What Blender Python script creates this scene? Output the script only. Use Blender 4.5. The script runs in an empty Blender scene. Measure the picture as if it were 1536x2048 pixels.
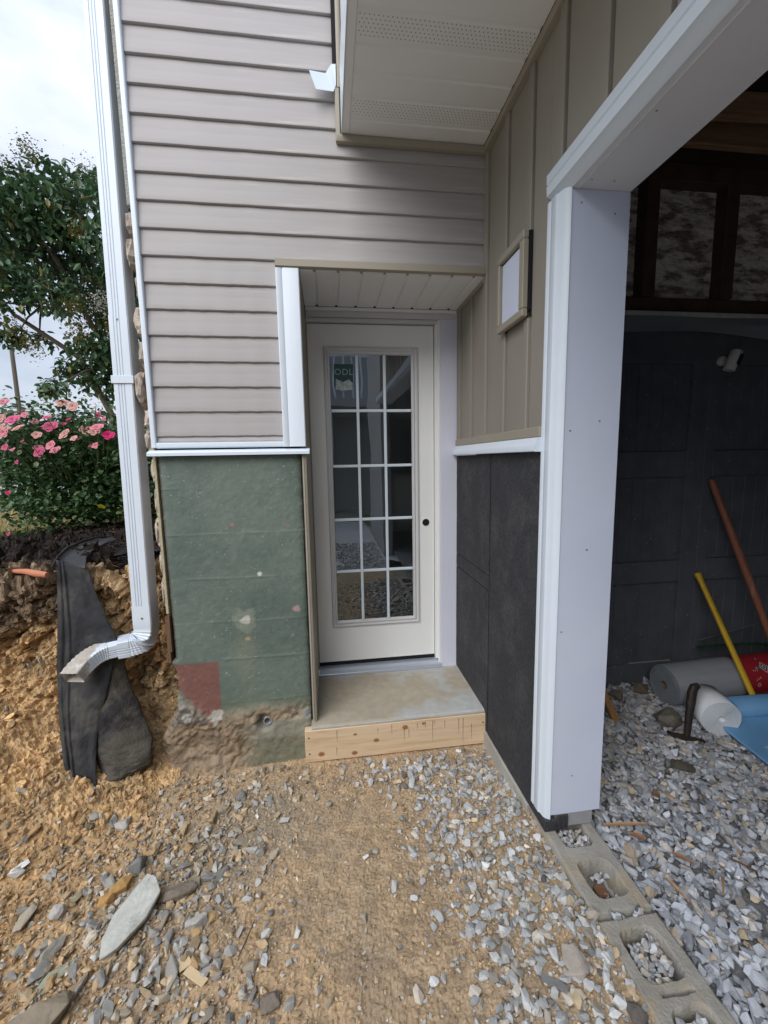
import bpy, bmesh, math, random
import numpy as np
from mathutils import Vector, Matrix, noise as mnoise

random.seed(7); RNG = np.random.default_rng(11)
S = bpy.context.scene
COL = S.collection

# ------------------------------------------------------------------ camera
YAW, PITCH, ROLL = [math.radians(a) for a in (7.4527, -7.1969, -1.0625)]
fwd = Vector((math.sin(YAW)*math.cos(PITCH), math.cos(YAW)*math.cos(PITCH), math.sin(PITCH)))
rr = Vector((math.cos(YAW), -math.sin(YAW), 0)); uu = rr.cross(fwd)
R2 = rr*math.cos(ROLL)+uu*math.sin(ROLL); U2 = -rr*math.sin(ROLL)+uu*math.cos(ROLL)
cd = bpy.data.cameras.new('camera'); cam = bpy.data.objects.new('camera', cd); COL.objects.link(cam)
m = Matrix((R2, U2, -fwd)).transposed().to_4x4(); m.translation = Vector((.8787, -1.8769, 1.4904))
cam.matrix_world = m
cd.sensor_fit = 'VERTICAL'; cd.sensor_height = 24.0; cd.sensor_width = 18.0
cd.lens = 832.46/2048*24.0; cd.clip_start = .02; cd.clip_end = 2000
S.camera = cam

# ------------------------------------------------------------------ world: overcast sky
W = bpy.data.worlds.new('World'); S.world = W; W.use_nodes = True
nt = W.node_tree; nt.nodes.clear()
out = nt.nodes.new('ShaderNodeOutputWorld'); bg = nt.nodes.new('ShaderNodeBackground')
sky = nt.nodes.new('ShaderNodeTexSky'); sky.sky_type = 'NISHITA'; sky.sun_disc = False
SUN_EL, SUN_AZ = math.radians(38), math.radians(212)      # azimuth clockwise from +Y
sky.sun_elevation = SUN_EL; sky.sun_rotation = SUN_AZ
tc = nt.nodes.new('ShaderNodeTexCoord'); mp = nt.nodes.new('ShaderNodeMapping'); mp.inputs['Scale'].default_value = (1, 1, 2.2)
nz = nt.nodes.new('ShaderNodeTexNoise'); nz.inputs['Scale'].default_value = 2.3; nz.inputs['Detail'].default_value = 7; nz.inputs['Roughness'].default_value = .5
rp = nt.nodes.new('ShaderNodeValToRGB'); rp.color_ramp.elements[0].position = .40; rp.color_ramp.elements[0].color = (.48, .48, .48, 1)
rp.color_ramp.elements[1].position = .62; rp.color_ramp.elements[1].color = (1, 1, 1, 1)
mx = nt.nodes.new('ShaderNodeMix'); mx.data_type = 'RGBA'
mx.inputs[7].default_value = (8.0, 8.6, 9.9, 1)
L = nt.links.new
L(tc.outputs['Generated'], mp.inputs['Vector']); L(mp.outputs[0], nz.inputs['Vector']); L(nz.outputs['Fac'], rp.inputs[0])
L(rp.outputs[0], mx.inputs[0]); L(sky.outputs[0], mx.inputs[6])
sx = nt.nodes.new('ShaderNodeSeparateXYZ'); L(tc.outputs['Generated'], sx.inputs[0])
gr_ = nt.nodes.new('ShaderNodeMapRange'); gr_.inputs[1].default_value = 0; gr_.inputs[2].default_value = 1; gr_.inputs[3].default_value = .45; gr_.inputs[4].default_value = 1.20; L(sx.outputs[2], gr_.inputs[0])
n2_ = nt.nodes.new('ShaderNodeTexNoise'); n2_.inputs['Scale'].default_value = 3.1; n2_.inputs['Detail'].default_value = 6; L(mp.outputs[0], n2_.inputs['Vector'])
r2_ = nt.nodes.new('ShaderNodeMapRange'); r2_.inputs[1].default_value = .3; r2_.inputs[2].default_value = .7; r2_.inputs[3].default_value = .84; r2_.inputs[4].default_value = 1.1; L(n2_.outputs['Fac'], r2_.inputs[0])
ml_ = nt.nodes.new('ShaderNodeMath'); ml_.operation = 'MULTIPLY'; L(gr_.outputs[0], ml_.inputs[0]); L(r2_.outputs[0], ml_.inputs[1])
vs_ = nt.nodes.new('ShaderNodeVectorMath'); vs_.operation = 'SCALE'; L(mx.outputs[2], vs_.inputs[0]); L(ml_.outputs[0], vs_.inputs['Scale']); L(vs_.outputs[0], bg.inputs[0])
bg.inputs[1].default_value = .10; L(bg.outputs[0], out.inputs[0])
sd = bpy.data.lights.new('sun', 'SUN'); sd.energy = 1.5; sd.angle = math.radians(48); sd.color = (1, .975, .95)
so = bpy.data.objects.new('sun', sd); COL.objects.link(so)
sdir = Vector((math.sin(SUN_AZ)*math.cos(SUN_EL), math.cos(SUN_AZ)*math.cos(SUN_EL), math.sin(SUN_EL)))
so.rotation_euler = sdir.to_track_quat('Z', 'Y').to_euler(); so.location = (-5, -8, 12)
S.view_settings.view_transform = 'Standard'; S.view_settings.look = 'None'
S.view_settings.exposure = .88; S.view_settings.gamma = 1.0; S.view_settings.use_curve_mapping = False
S.render.engine = 'CYCLES'; S.cycles.max_bounces = 8; S.cycles.transparent_max_bounces = 12
S.cycles.use_denoising = True

# ------------------------------------------------------------------ numeric noise
def _h(ix, iy, iz, s=0):
    n = (ix.astype(np.int64)*374761393 + iy.astype(np.int64)*668265263 + iz.astype(np.int64)*2147483647 + s*974634777) & 0xffffffff
    n = ((n ^ (n >> 13))*1274126177) & 0xffffffff
    n = (n ^ (n >> 16)) & 0xffffffff
    return n/4294967295.0
def vn(x, y, z=None, s=0):
    x = np.asarray(x, float); y = np.asarray(y, float); z = np.zeros_like(x) if z is None else np.asarray(z, float)
    x0, y0, z0 = np.floor(x), np.floor(y), np.floor(z); fx, fy, fz = x-x0, y-y0, z-z0
    fx, fy, fz = [f*f*(3-2*f) for f in (fx, fy, fz)]
    r = 0
    for a in (0, 1):
        for b in (0, 1):
            for c in (0, 1):
                w = (fx if a else 1-fx)*(fy if b else 1-fy)*(fz if c else 1-fz)
                r = r + w*_h(x0+a, y0+b, z0+c, s)
    return r*2-1
def fbm(x, y, z=None, f=1., o=5, g=.5, s=0):
    x = np.asarray(x, float); y = np.asarray(y, float); z = np.zeros_like(x) if z is None else np.asarray(z, float)
    r = 0; a = 1.; t = 0
    for i in range(o):
        r = r + a*vn(x*f+i*7.3, y*f+i*3.1, z*f+i*5.7, s+i); t += a; a *= g; f *= 2.03
    return r/t
def worley(x, y, z, f=1., s=0):
    """distance to nearest and second nearest feature point, plus a cell id value"""
    x, y, z = x*f, y*f, z*f; x0, y0, z0 = np.floor(x), np.floor(y), np.floor(z)
    d1 = np.full(x.shape, 9.); d2 = d1.copy(); cid = np.zeros(x.shape)
    for a in (-1, 0, 1):
        for b in (-1, 0, 1):
            for c in (-1, 0, 1):
                i, j, k = x0+a, y0+b, z0+c
                dx = i+_h(i, j, k, s+1)-x; dy = j+_h(i, j, k, s+2)-y; dz = k+_h(i, j, k, s+3)-z
                d = np.sqrt(dx*dx+dy*dy+dz*dz); nw = d < d1
                d2 = np.where(nw, d1, np.minimum(d2, d)); cid = np.where(nw, _h(i, j, k, s+4), cid); d1 = np.where(nw, d, d1)
    return d1, d2, cid
def sst(e0, e1, x):
    t = np.clip((x-e0)/(e1-e0), 0, 1); return t*t*(3-2*t)
def mixc(c0, c1, t):
    return np.asarray(c0)[..., :]*(1-t[..., None])+np.asarray(c1)*t[..., None]

# ------------------------------------------------------------------ materials
def mat(name, col, rough=.6, var=.12, vs=6, stretch=(1, 1, 1), bump=.0, bs=60, bdist=.002, col2=None, c2s=3, c2lo=.55, c2hi=.65,
        attr=False, spec=.4, metal=0, rnd=0., trans=0., streak=None):
    m = bpy.data.materials.new(name); m.use_nodes = True; t = m.node_tree; N = t.nodes; K = t.links.new
    p = N['Principled BSDF']; p.inputs['Roughness'].default_value = rough; p.inputs['Specular IOR Level'].default_value = spec
    p.inputs['Metallic'].default_value = metal
    tcn = N.new('ShaderNodeTexCoord'); mpn = N.new('ShaderNodeMapping'); mpn.inputs['Scale'].default_value = stretch
    K(tcn.outputs['Object'], mpn.inputs['Vector'])
    if attr:
        a = N.new('ShaderNodeAttribute'); a.attribute_name = 'Col'; base = a.outputs['Color']
    else:
        rgb = N.new('ShaderNodeRGB'); rgb.outputs[0].default_value = (*col, 1); base = rgb.outputs[0]
    if col2 is not None:
        n2 = N.new('ShaderNodeTexNoise'); n2.inputs['Scale'].default_value = c2s; n2.inputs['Detail'].default_value = 8; n2.inputs['Roughness'].default_value = .65
        K(mpn.outputs[0], n2.inputs['Vector'])
        mr = N.new('ShaderNodeMapRange'); mr.inputs[1].default_value = c2lo; mr.inputs[2].default_value = c2hi; K(n2.outputs['Fac'], mr.inputs[0])
        mm = N.new('ShaderNodeMix'); mm.data_type = 'RGBA'; K(mr.outputs[0], mm.inputs[0]); K(base, mm.inputs[6]); mm.inputs[7].default_value = (*col2, 1)
        base = mm.outputs[2]
    if var > 0 or rnd > 0:
        n1 = N.new('ShaderNodeTexNoise'); n1.inputs['Scale'].default_value = vs; n1.inputs['Detail'].default_value = 6; n1.inputs['Roughness'].default_value = .6
        K(mpn.outputs[0], n1.inputs['Vector'])
        mr = N.new('ShaderNodeMapRange'); mr.inputs[1].default_value = .25; mr.inputs[2].default_value = .75
        mr.inputs[3].default_value = 1-var; mr.inputs[4].default_value = 1+var; K(n1.outputs['Fac'], mr.inputs[0])
        fac = mr.outputs[0]
        if rnd > 0:
            oi = N.new('ShaderNodeObjectInfo'); m3 = N.new('ShaderNodeMapRange'); m3.inputs[3].default_value = 1-rnd; m3.inputs[4].default_value = 1+rnd
            K(oi.outputs['Random'], m3.inputs[0]); mu = N.new('ShaderNodeMath'); mu.operation = 'MULTIPLY'; K(fac, mu.inputs[0]); K(m3.outputs[0], mu.inputs[1]); fac = mu.outputs[0]
        vm = N.new('ShaderNodeVectorMath'); vm.operation = 'SCALE'; K(base, vm.inputs[0]); K(fac, vm.inputs['Scale']); base = vm.outputs[0]
    K(base, p.inputs['Base Color'])
    if bump > 0:
        nb = N.new('ShaderNodeTexNoise'); nb.inputs['Scale'].default_value = bs; nb.inputs['Detail'].default_value = 5; K(mpn.outputs[0], nb.inputs['Vector'])
        b = N.new('ShaderNodeBump'); b.inputs['Strength'].default_value = bump; b.inputs['Distance'].default_value = bdist
        K(nb.outputs['Fac'], b.inputs['Height']); K(b.outputs[0], p.inputs['Normal'])
    if trans > 0:
        tb = N.new('ShaderNodeBsdfTranslucent'); K(base, tb.inputs[0]); ms = N.new('ShaderNodeMixShader'); ms.inputs[0].default_value = trans
        K(p.outputs[0], ms.inputs[1]); K(tb.outputs[0], ms.inputs[2]); K(ms.outputs[0], N['Material Output'].inputs[0])
    return m

def wood_mat(name, col, colr, scale=(1.5, 30, 30), rough=.6, var=.15):
    m = mat(name, col, rough, var, 5, scale, bump=.25, bs=4, bdist=.002, col2=colr, c2s=2.2, c2lo=.42, c2hi=.75)
    return m

M = {}
M['siding'] = mat('tan_vinyl', (.37, .349, .342), .52, .09, 3, (.6, 1, 9), bump=.10, bs=14, bdist=.002, col2=(.48, .45, .42), c2s=3.5, c2lo=.60, c2hi=.74)
M['tantrim'] = mat('tan_trim', (.325, .29, .23), .5, .06, 5)
M['bb'] = mat('board_batten_vinyl', (.275, .25, .21), .55, .07, 3, (1, 1, .6), bump=.12, bs=30, bdist=.001)
M['white'] = mat('white_aluminium', (.68, .75, .82), .35, .03, 4, spec=.5)
M['pvc'] = mat('white_pvc', (.62, .67, .82), .42, .04, 2.5, col2=(.64, .69, .81), c2s=1.2, c2lo=.45, c2hi=.6)
M['soffit'] = mat('white_soffit', (.80, .80, .79), .5, .04, 3, bump=.05, bs=40, bdist=.001)
M['hdr'] = mat('header_board', (.74, .76, .80), .5, .03, 3)
M['dark'] = mat('black_gap', (.01, .01, .012), .9, 0)
M['door'] = mat('painted_steel_door', (.82, .83, .81), .35, .03, 2)
M['frame'] = mat('white_door_frame', (.60, .60, .60), .4, .03, 3)
M['grille'] = mat('white_grille', (.66, .74, .80), .4, .02, 3)
M['casing'] = mat('pvc_casing', (.66, .67, .77), .4, .03, 3)
M['alu'] = mat('aluminium_sill', (.55, .60, .68), .28, .08, 6, (1, 8, 8), metal=.6)
M['green'] = mat('painted_block', (1, 1, 1), .62, .10, 30, bump=.40, bs=110, bdist=.003, attr=True, spec=.35)
M['conc'] = mat('concrete', (.42, .40, .36), .85, .16, 9, bump=.5, bs=70, bdist=.003, col2=(.36, .28, .18), c2s=5, c2lo=.52, c2hi=.7)
M['cmu'] = mat('concrete_block', (.30, .285, .25), .9, .15, 18, bump=.8, bs=130, bdist=.004, col2=(.36, .29, .19), c2s=8, c2lo=.52, c2hi=.7)
M['cmug'] = mat('grey_block', (.30, .31, .32), .9, .12, 30, bump=.8, bs=160, bdist=.004)
M['foam'] = mat('charcoal_panel', (.042, .043, .048), .85, .35, 70, (1, 1, .8), bump=.9, bs=110, bdist=.006, col2=(.078, .076, .076), c2s=9, c2lo=.44, c2hi=.75, spec=.3)
M['pine'] = mat('pine_board', (.66, .50, .33), .65, .10, 3, (1.5, 20, 22), bump=.2, bs=6, bdist=.001, col2=(.50, .33, .17), c2s=2, c2lo=.5, c2hi=.72)
M['knot'] = mat('pine_knot', (.30, .14, .06), .6, .2, 50)
M['stain'] = mat('grey_stain', (.16, .13, .10), .7, .1, 50)
M['dirt'] = mat('dirt', (1, 1, 1), .95, .18, 45, bump=.9, bs=120, bdist=.005, attr=True, spec=.15)
M['stone'] = mat('gravel_stone', (1, 1, 1), .75, .18, 60, bump=.35, bs=140, bdist=.002, attr=True, spec=.3)
M['garwall'] = mat('charcoal_paint', (.105, .114, .128), .62, .2, 8, bump=.25, bs=50, bdist=.001, spec=.35)
M['speck'] = mat('paint_splatter', (.35, .35, .33), .7, .1)
M['beam'] = wood_mat('old_timber', (.11, .055, .028), (.05, .025, .012), (1.5, 25, 25))
M['beamlight'] = wood_mat('joist_timber', (.42, .26, .14), (.24, .13, .07), (1.5, 25, 25))
M['darkwood'] = mat('dark_stud', (.085, .052, .036), .8, .3, 12, bump=.4, bs=40)
def peel():
    m = mat('peeling_board', (.78, .74, .66), .75, .25, 8, (1, 1, 2.6), bump=.9, bs=12, bdist=.02, col2=(.25, .19, .14), c2s=9, c2lo=.46, c2hi=.60)
    return m
M['peel'] = peel()
M['tarp'] = mat('grey_tarp', (.20, .23, .24), .6, .1, 6)
M['ledge'] = mat('dusty_ledge', (.60, .56, .53), .8, .2, 14)
M['fabric'] = mat('landscape_fabric', (.022, .023, .026), .72, .35, 10, bump=.5, bs=240, bdist=.003, col2=(.075, .07, .06), c2s=7, c2lo=.50, c2hi=.68, spec=.5)
M['fabric2'] = mat('worn_fabric', (.085, .075, .06), .9, .35, 16, bump=.9, bs=120, bdist=.006, col2=(.022, .022, .024), c2s=5, c2lo=.46, c2hi=.58)
M['mulchbase'] = mat('mulch_soil', (.022, .018, .015), .95, .4, 30, bump=1, bs=60, bdist=.01)
M['mulch'] = mat('mulch', (1, 1, 1), .85, .3, 30, attr=True, spec=.3)
M['lawn'] = mat('lawn_soil', (.16, .17, .06), .95, .25, 5, bump=.6, bs=60, bdist=.02, col2=(.36, .28, .13), c2s=.9, c2lo=.45, c2hi=.62)
M['grass'] = mat('grass_blades', (1, 1, 1), .7, .1, 3, attr=True, trans=.3)
M['asphalt'] = mat('road_asphalt', (.11, .115, .13), .9, .12, 2, bump=.3, bs=80)
M['walk'] = mat('kerb_concrete', (.36, .35, .33), .9, .08, 3)
M['leaf'] = mat('leaf', (1, 1, 1), .42, .12, 12, attr=True, trans=.22, spec=.5)
M['bark'] = mat('bark', (.13, .10, .075), .85, .3, 14, (1, 1, .3), bump=.6, bs=40)
M['petal'] = mat('rose_petal', (1, 1, 1), .6, .08, 20, attr=True, trans=.3, spec=.2)
M['stem'] = mat('rose_stem', (.07, .10, .035), .6, .2, 20)
M['polewood'] = mat('pole_wood', (.10, .085, .07), .9, .2, 3, (1, 1, .2))
M['wire'] = mat('wire_black', (.03, .03, .035), .7, 0)
M['stucco'] = mat('stucco', (.34, .33, .30), .95, .15, 30, bump=1, bs=120, bdist=.008)
M['veneer'] = mat('veneer_stone', (.45, .38, .32), .9, .2, 14, bump=.8, bs=60, bdist=.006, rnd=.18, col2=(.22, .17, .13), c2s=9, c2lo=.5, c2hi=.65)
M['mortar'] = mat('cream_mortar', (.42, .38, .25), .95, .15, 30, bump=.8, bs=90, bdist=.004)
M['ply'] = mat('rotten_plywood', (.14, .085, .05), .9, .3, 8, (30, 6, 1), bump=.8, bs=10)
M['grime'] = mat('grimy_aluminium', (.42, .38, .32), .6, .2, 30, (1, 1, 1), col2=(.60, .62, .62), c2s=12, c2lo=.5, c2hi=.62)
M['rust'] = mat('rusty_screw', (.20, .09, .04), .6, .2, 60, metal=.3)
M['rollgrey'] = mat('grey_underlay', (.25, .265, .29), .6, .08, 7, (1, 6, 6), bump=.1, bs=20)
M['rollend'] = mat('roll_end', (.20, .225, .25), .8, .12, 25)
M['whitefoam'] = mat('white_foam', (.72, .76, .80), .7, .05, 12, bump=.3, bs=130, bdist=.002)
M['bluefoam'] = mat('blue_foam', (.20, .45, .74), .6, .06, 14, bump=.4, bs=150, bdist=.002, trans=.25)
M['redlabel'] = mat('red_label', (.34, .02, .03), .4, .04, 5)
M['teal'] = mat('teal_print', (.01, .16, .15), .4, .02, 5)
M['whiteprint'] = mat('white_print', (.65, .65, .65), .5, 0)
M['yellow'] = mat('yellow_handle', (.62, .38, .02), .4, .08, 9, col2=(.30, .18, .05), c2s=14, c2lo=.62, c2hi=.72)
M['brown'] = mat('brown_handle', (.27, .10, .06), .45, .15, 5, (18, 18, 1), col2=(.38, .2, .12), c2s=3, c2lo=.55, c2hi=.7)
M['steel'] = mat('grey_steel', (.28, .28, .28), .45, .2, 20, metal=.7)
M['iron'] = mat('old_iron', (.030, .022, .018), .55, .4, 30, bump=.6, bs=90, bdist=.003, col2=(.08, .04, .025), c2s=30, c2lo=.6, c2hi=.7)
M['hose'] = mat('green_hose', (.015, .06, .03), .5, .05)
M['plastic'] = mat('white_plastic', (.62, .60, .57), .45, .03)
M['woodchip'] = mat('wood_chip', (.20, .10, .055), .85, .3, 15, (1, 14, 14), bump=.5, bs=30, rnd=.35)
M['paleply'] = mat('pale_offcut', (.66, .50, .30), .7, .07, 8)
M['root'] = mat('cut_root', (.50, .20, .11), .8, .15, 20)
M['room'] = mat('dim_room', (.08, .08, .08), .9, .1, 2)
M['clad'] = mat('far_clad', (.34, .34, .35), .8, .08, 1.2)
M['roofing'] = mat('far_roof', (.13, .09, .07), .9, .15, 1.5)
M['tree_far'] = mat('far_leaf', (1, 1, 1), .8, .3, .6, attr=True)
M['sheet'] = mat('white_sheet', (.62, .64, .68), .7, .06, 3, bump=.4, bs=3, bdist=.03)
M['sticker'] = mat('teal_sticker', (.010, .05, .045), .35, .05, 10)
M['chip'] = mat('shiny_film', (.32, .38, .38), .3, .5, 60, bump=.6, bs=90)
def glass():
    m = bpy.data.materials.new('door_glass'); m.use_nodes = True; N = m.node_tree.nodes; K = m.node_tree.links.new; N.clear()
    o = N.new('ShaderNodeOutputMaterial'); g = N.new('ShaderNodeBsdfGlossy'); g.inputs['Roughness'].default_value = .015; g.inputs['Color'].default_value = (.88, .95, 1, 1)
    t = N.new('ShaderNodeBsdfTransparent'); t.inputs[0].default_value = (.68, .72, .72, 1)
    fr = N.new('ShaderNodeFresnel'); fr.inputs[0].default_value = 1.5
    ma = N.new('ShaderNodeMath'); ma.operation = 'MULTIPLY_ADD'; ma.inputs[1].default_value = 2.0; ma.inputs[2].default_value = .11; ma.use_clamp = True
    nz = N.new('ShaderNodeTexNoise'); nz.inputs['Scale'].default_value = 3; b = N.new('ShaderNodeBump'); b.inputs['Strength'].default_value = .05; b.inputs['Distance'].default_value = .02
    tcn = N.new('ShaderNodeTexCoord'); K(tcn.outputs['Object'], nz.inputs['Vector']); K(nz.outputs['Fac'], b.inputs['Height']); K(b.outputs[0], g.inputs['Normal'])
    ms = N.new('ShaderNodeMixShader'); K(fr.outputs[0], ma.inputs[0]); K(ma.outputs[0], ms.inputs[0]); K(t.outputs[0], ms.inputs[1]); K(g.outputs[0], ms.inputs[2]); K(ms.outputs[0], o.inputs[0])
    return m
M['glass'] = glass()

# ------------------------------------------------------------------ object helpers
def props(o, label=None, cat=None, group=None, kind=None):
    if label: o['label'] = label
    if cat: o['category'] = cat
    if group: o['group'] = group
    if kind: o['kind'] = kind
    return o
def thing(name, label, cat, loc=(0, 0, 0), group=None):
    o = bpy.data.objects.new(name, None); COL.objects.link(o); o.location = loc; o.empty_display_size = .05
    return props(o, label, cat, group)
def link(name, me, parent=None, loc=None, rot=None):
    o = bpy.data.objects.new(name, me); COL.objects.link(o)
    if loc is not None: o.location = loc
    if rot is not None: o.rotation_euler = rot
    if parent is not None:
        o.parent = parent
        if parent.type == 'EMPTY': o.matrix_parent_inverse = Matrix.Translation(-Vector(parent.location))
        else: o.matrix_parent_inverse = Matrix.Translation(-Vector(parent.location)) if parent.location.length > 0 else Matrix.Identity(4)
    return o
class MB:
    def __init__(s): s.v = []; s.f = []; s.mi = []
    def add(s, vs, fs, mi=0):
        b = len(s.v); s.v += [tuple(v) for v in vs]; s.f += [tuple(i+b for i in f) for f in fs]; s.mi += [mi]*len(fs); return s
    def box(s, x0, x1, y0, y1, z0, z1, mi=0):
        v = [(x, y, z) for x in (x0, x1) for y in (y0, y1) for z in (z0, z1)]
        return s.add(v, [(0, 1, 3, 2), (4, 6, 7, 5), (0, 4, 5, 1), (2, 3, 7, 6), (0, 2, 6, 4), (1, 5, 7, 3)], mi)
    def ext(s, prof, ax, a, b, mi=0, cap=True):
        """extrude a closed 2-D profile along axis; profile coordinates are the two other axes in xyz order"""
        def P(p, t):
            return {'x': (t, p[0], p[1]), 'y': (p[0], t, p[1]), 'z': (p[0], p[1], t)}[ax]
        n = len(prof); vs = [P(p, a) for p in prof]+[P(p, b) for p in prof]
        fs = [(i, (i+1) % n, n+(i+1) % n, n+i) for i in range(n)]
        if cap: fs += [tuple(range(n-1, -1, -1)), tuple(range(n, 2*n))]
        return s.add(vs, fs, mi)
    def tube(s, pts, rad, n=10, mi=0, sx=1., sy=1., cap=True, up=None):
        pts = [Vector(p) for p in pts]; k = len(pts); rad = rad if hasattr(rad, '__len__') else [rad]*k
        vs = []; prev = None
        for i, p in enumerate(pts):
            t = (pts[min(i+1, k-1)]-pts[max(i-1, 0)]).normalized()
            ref = Vector(up) if up else (prev if prev else (Vector((0, 0, 1)) if abs(t.z) < .9 else Vector((1, 0, 0))))
            a = (ref-t*ref.dot(t)).normalized(); b = t.cross(a); prev = a
            for j in range(n):
                th = 2*math.pi*j/n
                vs.append(p+a*math.cos(th)*rad[i]*sx+b*math.sin(th)*rad[i]*sy)
        fs = [(i*n+j, i*n+(j+1) % n, (i+1)*n+(j+1) % n, (i+1)*n+j) for i in range(k-1) for j in range(n)]
        if cap: fs += [tuple(range(n-1, -1, -1)), tuple(range((k-1)*n, k*n))]
        return s.add(vs, fs, mi)
    def mesh(s, name, mats, smooth=False, bevel=0, seg=1):
        me = bpy.data.meshes.new(name); me.from_pydata(s.v, [], s.f)
        for mm in (mats if isinstance(mats, (list, tuple)) else [mats]): me.materials.append(mm)
        if any(s.mi): me.polygons.foreach_set('material_index', s.mi)
        bm = bmesh.new(); bm.from_mesh(me)
        if bevel > 0:
            es = [e for e in bm.edges if len(e.link_faces) == 2 and e.calc_face_angle(0) > .6]
            bmesh.ops.bevel(bm, geom=es, offset=bevel, segments=seg, affect='EDGES', clamp_overlap=True)
        bmesh.ops.recalc_face_normals(bm, faces=bm.faces); bm.to_mesh(me); bm.free()
        if smooth:
            me.polygons.foreach_set('use_smooth', [True]*len(me.polygons)); me.set_sharp_from_angle(angle=math.radians(38))
        me.update(); return me
    def obj(s, name, mats, parent=None, smooth=False, bevel=0, seg=1): return link(name, s.mesh(name, mats, smooth, bevel, seg), parent)
def bx(name, mt, parent, x0, x1, y0, y1, z0, z1, bevel=.0015): return MB().box(x0, x1, y0, y1, z0, z1).obj(name, M[mt], parent, bevel=bevel)
def gridmesh(name, X, Y, Z, mt, col=None, parent=None, smooth=True, flip=False):
    n, k = X.shape; v = np.stack([X, Y, Z], -1).reshape(-1, 3)
    i = np.arange(n-1)[:, None]*k+np.arange(k-1)[None, :]; i = i.ravel()
    q = np.stack([i, i+1, i+k+1, i+k], 1)
    if flip: q = q[:, ::-1]
    me = npmesh(name, v, q, M[mt] if isinstance(mt, str) else mt, None if col is None else col.reshape(-1, 3), smooth)
    return link(name, me, parent)
def npmesh(name, v, q, mt, col=None, smooth=False):
    me = bpy.data.meshes.new(name); nv, nf, w = len(v), len(q), q.shape[1]
    me.vertices.add(nv); me.vertices.foreach_set('co', np.asarray(v, np.float32).ravel())
    me.loops.add(nf*w); me.loops.foreach_set('vertex_index', np.asarray(q, np.int32).ravel())
    me.polygons.add(nf); me.polygons.foreach_set('loop_start', np.arange(nf, dtype=np.int32)*w)
    me.polygons.foreach_set('loop_total', np.full(nf, w, np.int32))
    me.polygons.foreach_set('use_smooth', np.full(nf, smooth))
    me.materials.append(mt)
    if col is not None:
        a = me.color_attributes.new('Col', 'FLOAT_COLOR', 'POINT')
        c = np.ones((nv, 4), np.float32); c[:, :3] = col; a.data.foreach_set('color', c.ravel())
    me.update(calc_edges=True); me.validate(); return me
def rotmats(ax, ay, az):
    ca, sa, cb, sb, cc, sc = np.cos(ax), np.sin(ax), np.cos(ay), np.sin(ay), np.cos(az), np.sin(az); o = np.zeros_like(ca); e = o+1
    A = np.stack([e, o, o, o, ca, -sa, o, sa, ca], -1).reshape(-1, 3, 3); B = np.stack([cb, o, sb, o, e, o, -sb, o, cb], -1).reshape(-1, 3, 3)
    Cm = np.stack([cc, -sc, o, sc, cc, o, o, o, e], -1).reshape(-1, 3, 3); return Cm @ B @ A
def hull_stone(seed, npt=13, flat=.6, long=1.):
    r = random.Random(seed); bm = bmesh.new()
    for i in range(npt):
        v = Vector([r.gauss(0, 1) for _ in range(3)]).normalized()*r.uniform(.8, 1.05); bm.verts.new((v.x*long, v.y*.85, v.z*flat))
    g = bmesh.ops.convex_hull(bm, input=bm.verts); bad = [e for e in g['geom_interior']+g['geom_unused'] if isinstance(e, bmesh.types.BMVert)]
    if bad: bmesh.ops.delete(bm, geom=list(set(bad)), context='VERTS')
    bmesh.ops.triangulate(bm, faces=bm.faces); bm.verts.index_update()
    v = np.array([x.co[:] for x in bm.verts]); f = np.array([[l.index for l in p.verts] for p in bm.faces]); bm.free()
    return v*.5, f
STT = [hull_stone(i, 11+i % 4, random.Random(i).uniform(.4, .75), random.Random(i+99).uniform(1., 1.45)) for i in range(26)]
def scatter_mesh(name, pos, size, ang, col, tmpl=STT, mt='stone', smooth=False):
    n = len(pos); ids = RNG.integers(0, len(tmpl), n); V = []; F = []; Cc = []; off = 0
    Rm = rotmats(ang[:, 0], ang[:, 1], ang[:, 2])
    for t, (tv, tf) in enumerate(tmpl):
        k = np.where(ids == t)[0]
        if len(k) == 0: continue
        sz = size[k]; sz = sz[:, None, None] if sz.ndim == 1 else sz[:, None, :]
        v = np.einsum('nij,nvj->nvi', Rm[k], tv[None]*sz)+pos[k][:, None]
        m_ = len(tv); V.append(v.reshape(-1, 3)); Cc.append(np.repeat(col[k], m_, 0))
        F.append((tf[None]+(np.arange(len(k))*m_)[:, None, None]+off).reshape(-1, 3)); off += m_*len(k)
    return npmesh(name, np.concatenate(V), np.concatenate(F), M[mt], np.concatenate(Cc), smooth)

# ================================================================== TERRAIN
def gap_y0(x): return np.interp(x, [-3., -.6, .1, .3], [1.9, .92, .22, .02])
def gap_sl(x): return np.interp(x, [-.6, .1, .3], [.46, .34, .2])
def G(x, y):
    """height of the worked ground outside"""
    x = np.asarray(x, float); y = np.asarray(y, float)
    z = .085+.035*sst(-.3, -1.1, y)+.030*sst(1.2, 1.6, x)*sst(-.2, -.5, y)
    t = np.maximum(0, y+gap_y0(x)); z = z+gap_sl(x)*(np.sqrt(t*t+.01)-.1)*(x < .35)
    return z
gx = np.linspace(-1.9, 1.605, 560); gy = np.linspace(-2.2, .22, 390)
X, Y = np.meshgrid(gx, gy); Z = G(X, Y)
d1, d2, cid = worley(X, Y, X*0, 34., 3); d1b, d2b, cidb = worley(X, Y, X*0, 95., 5)
rough = .55+.45*sst(.35, -.3, X)
bare = np.exp(-(((X-.90-.05*np.sin(Y*7))/.30)**2+((Y+.62)/.48)**2))        # trodden bare soil
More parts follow.
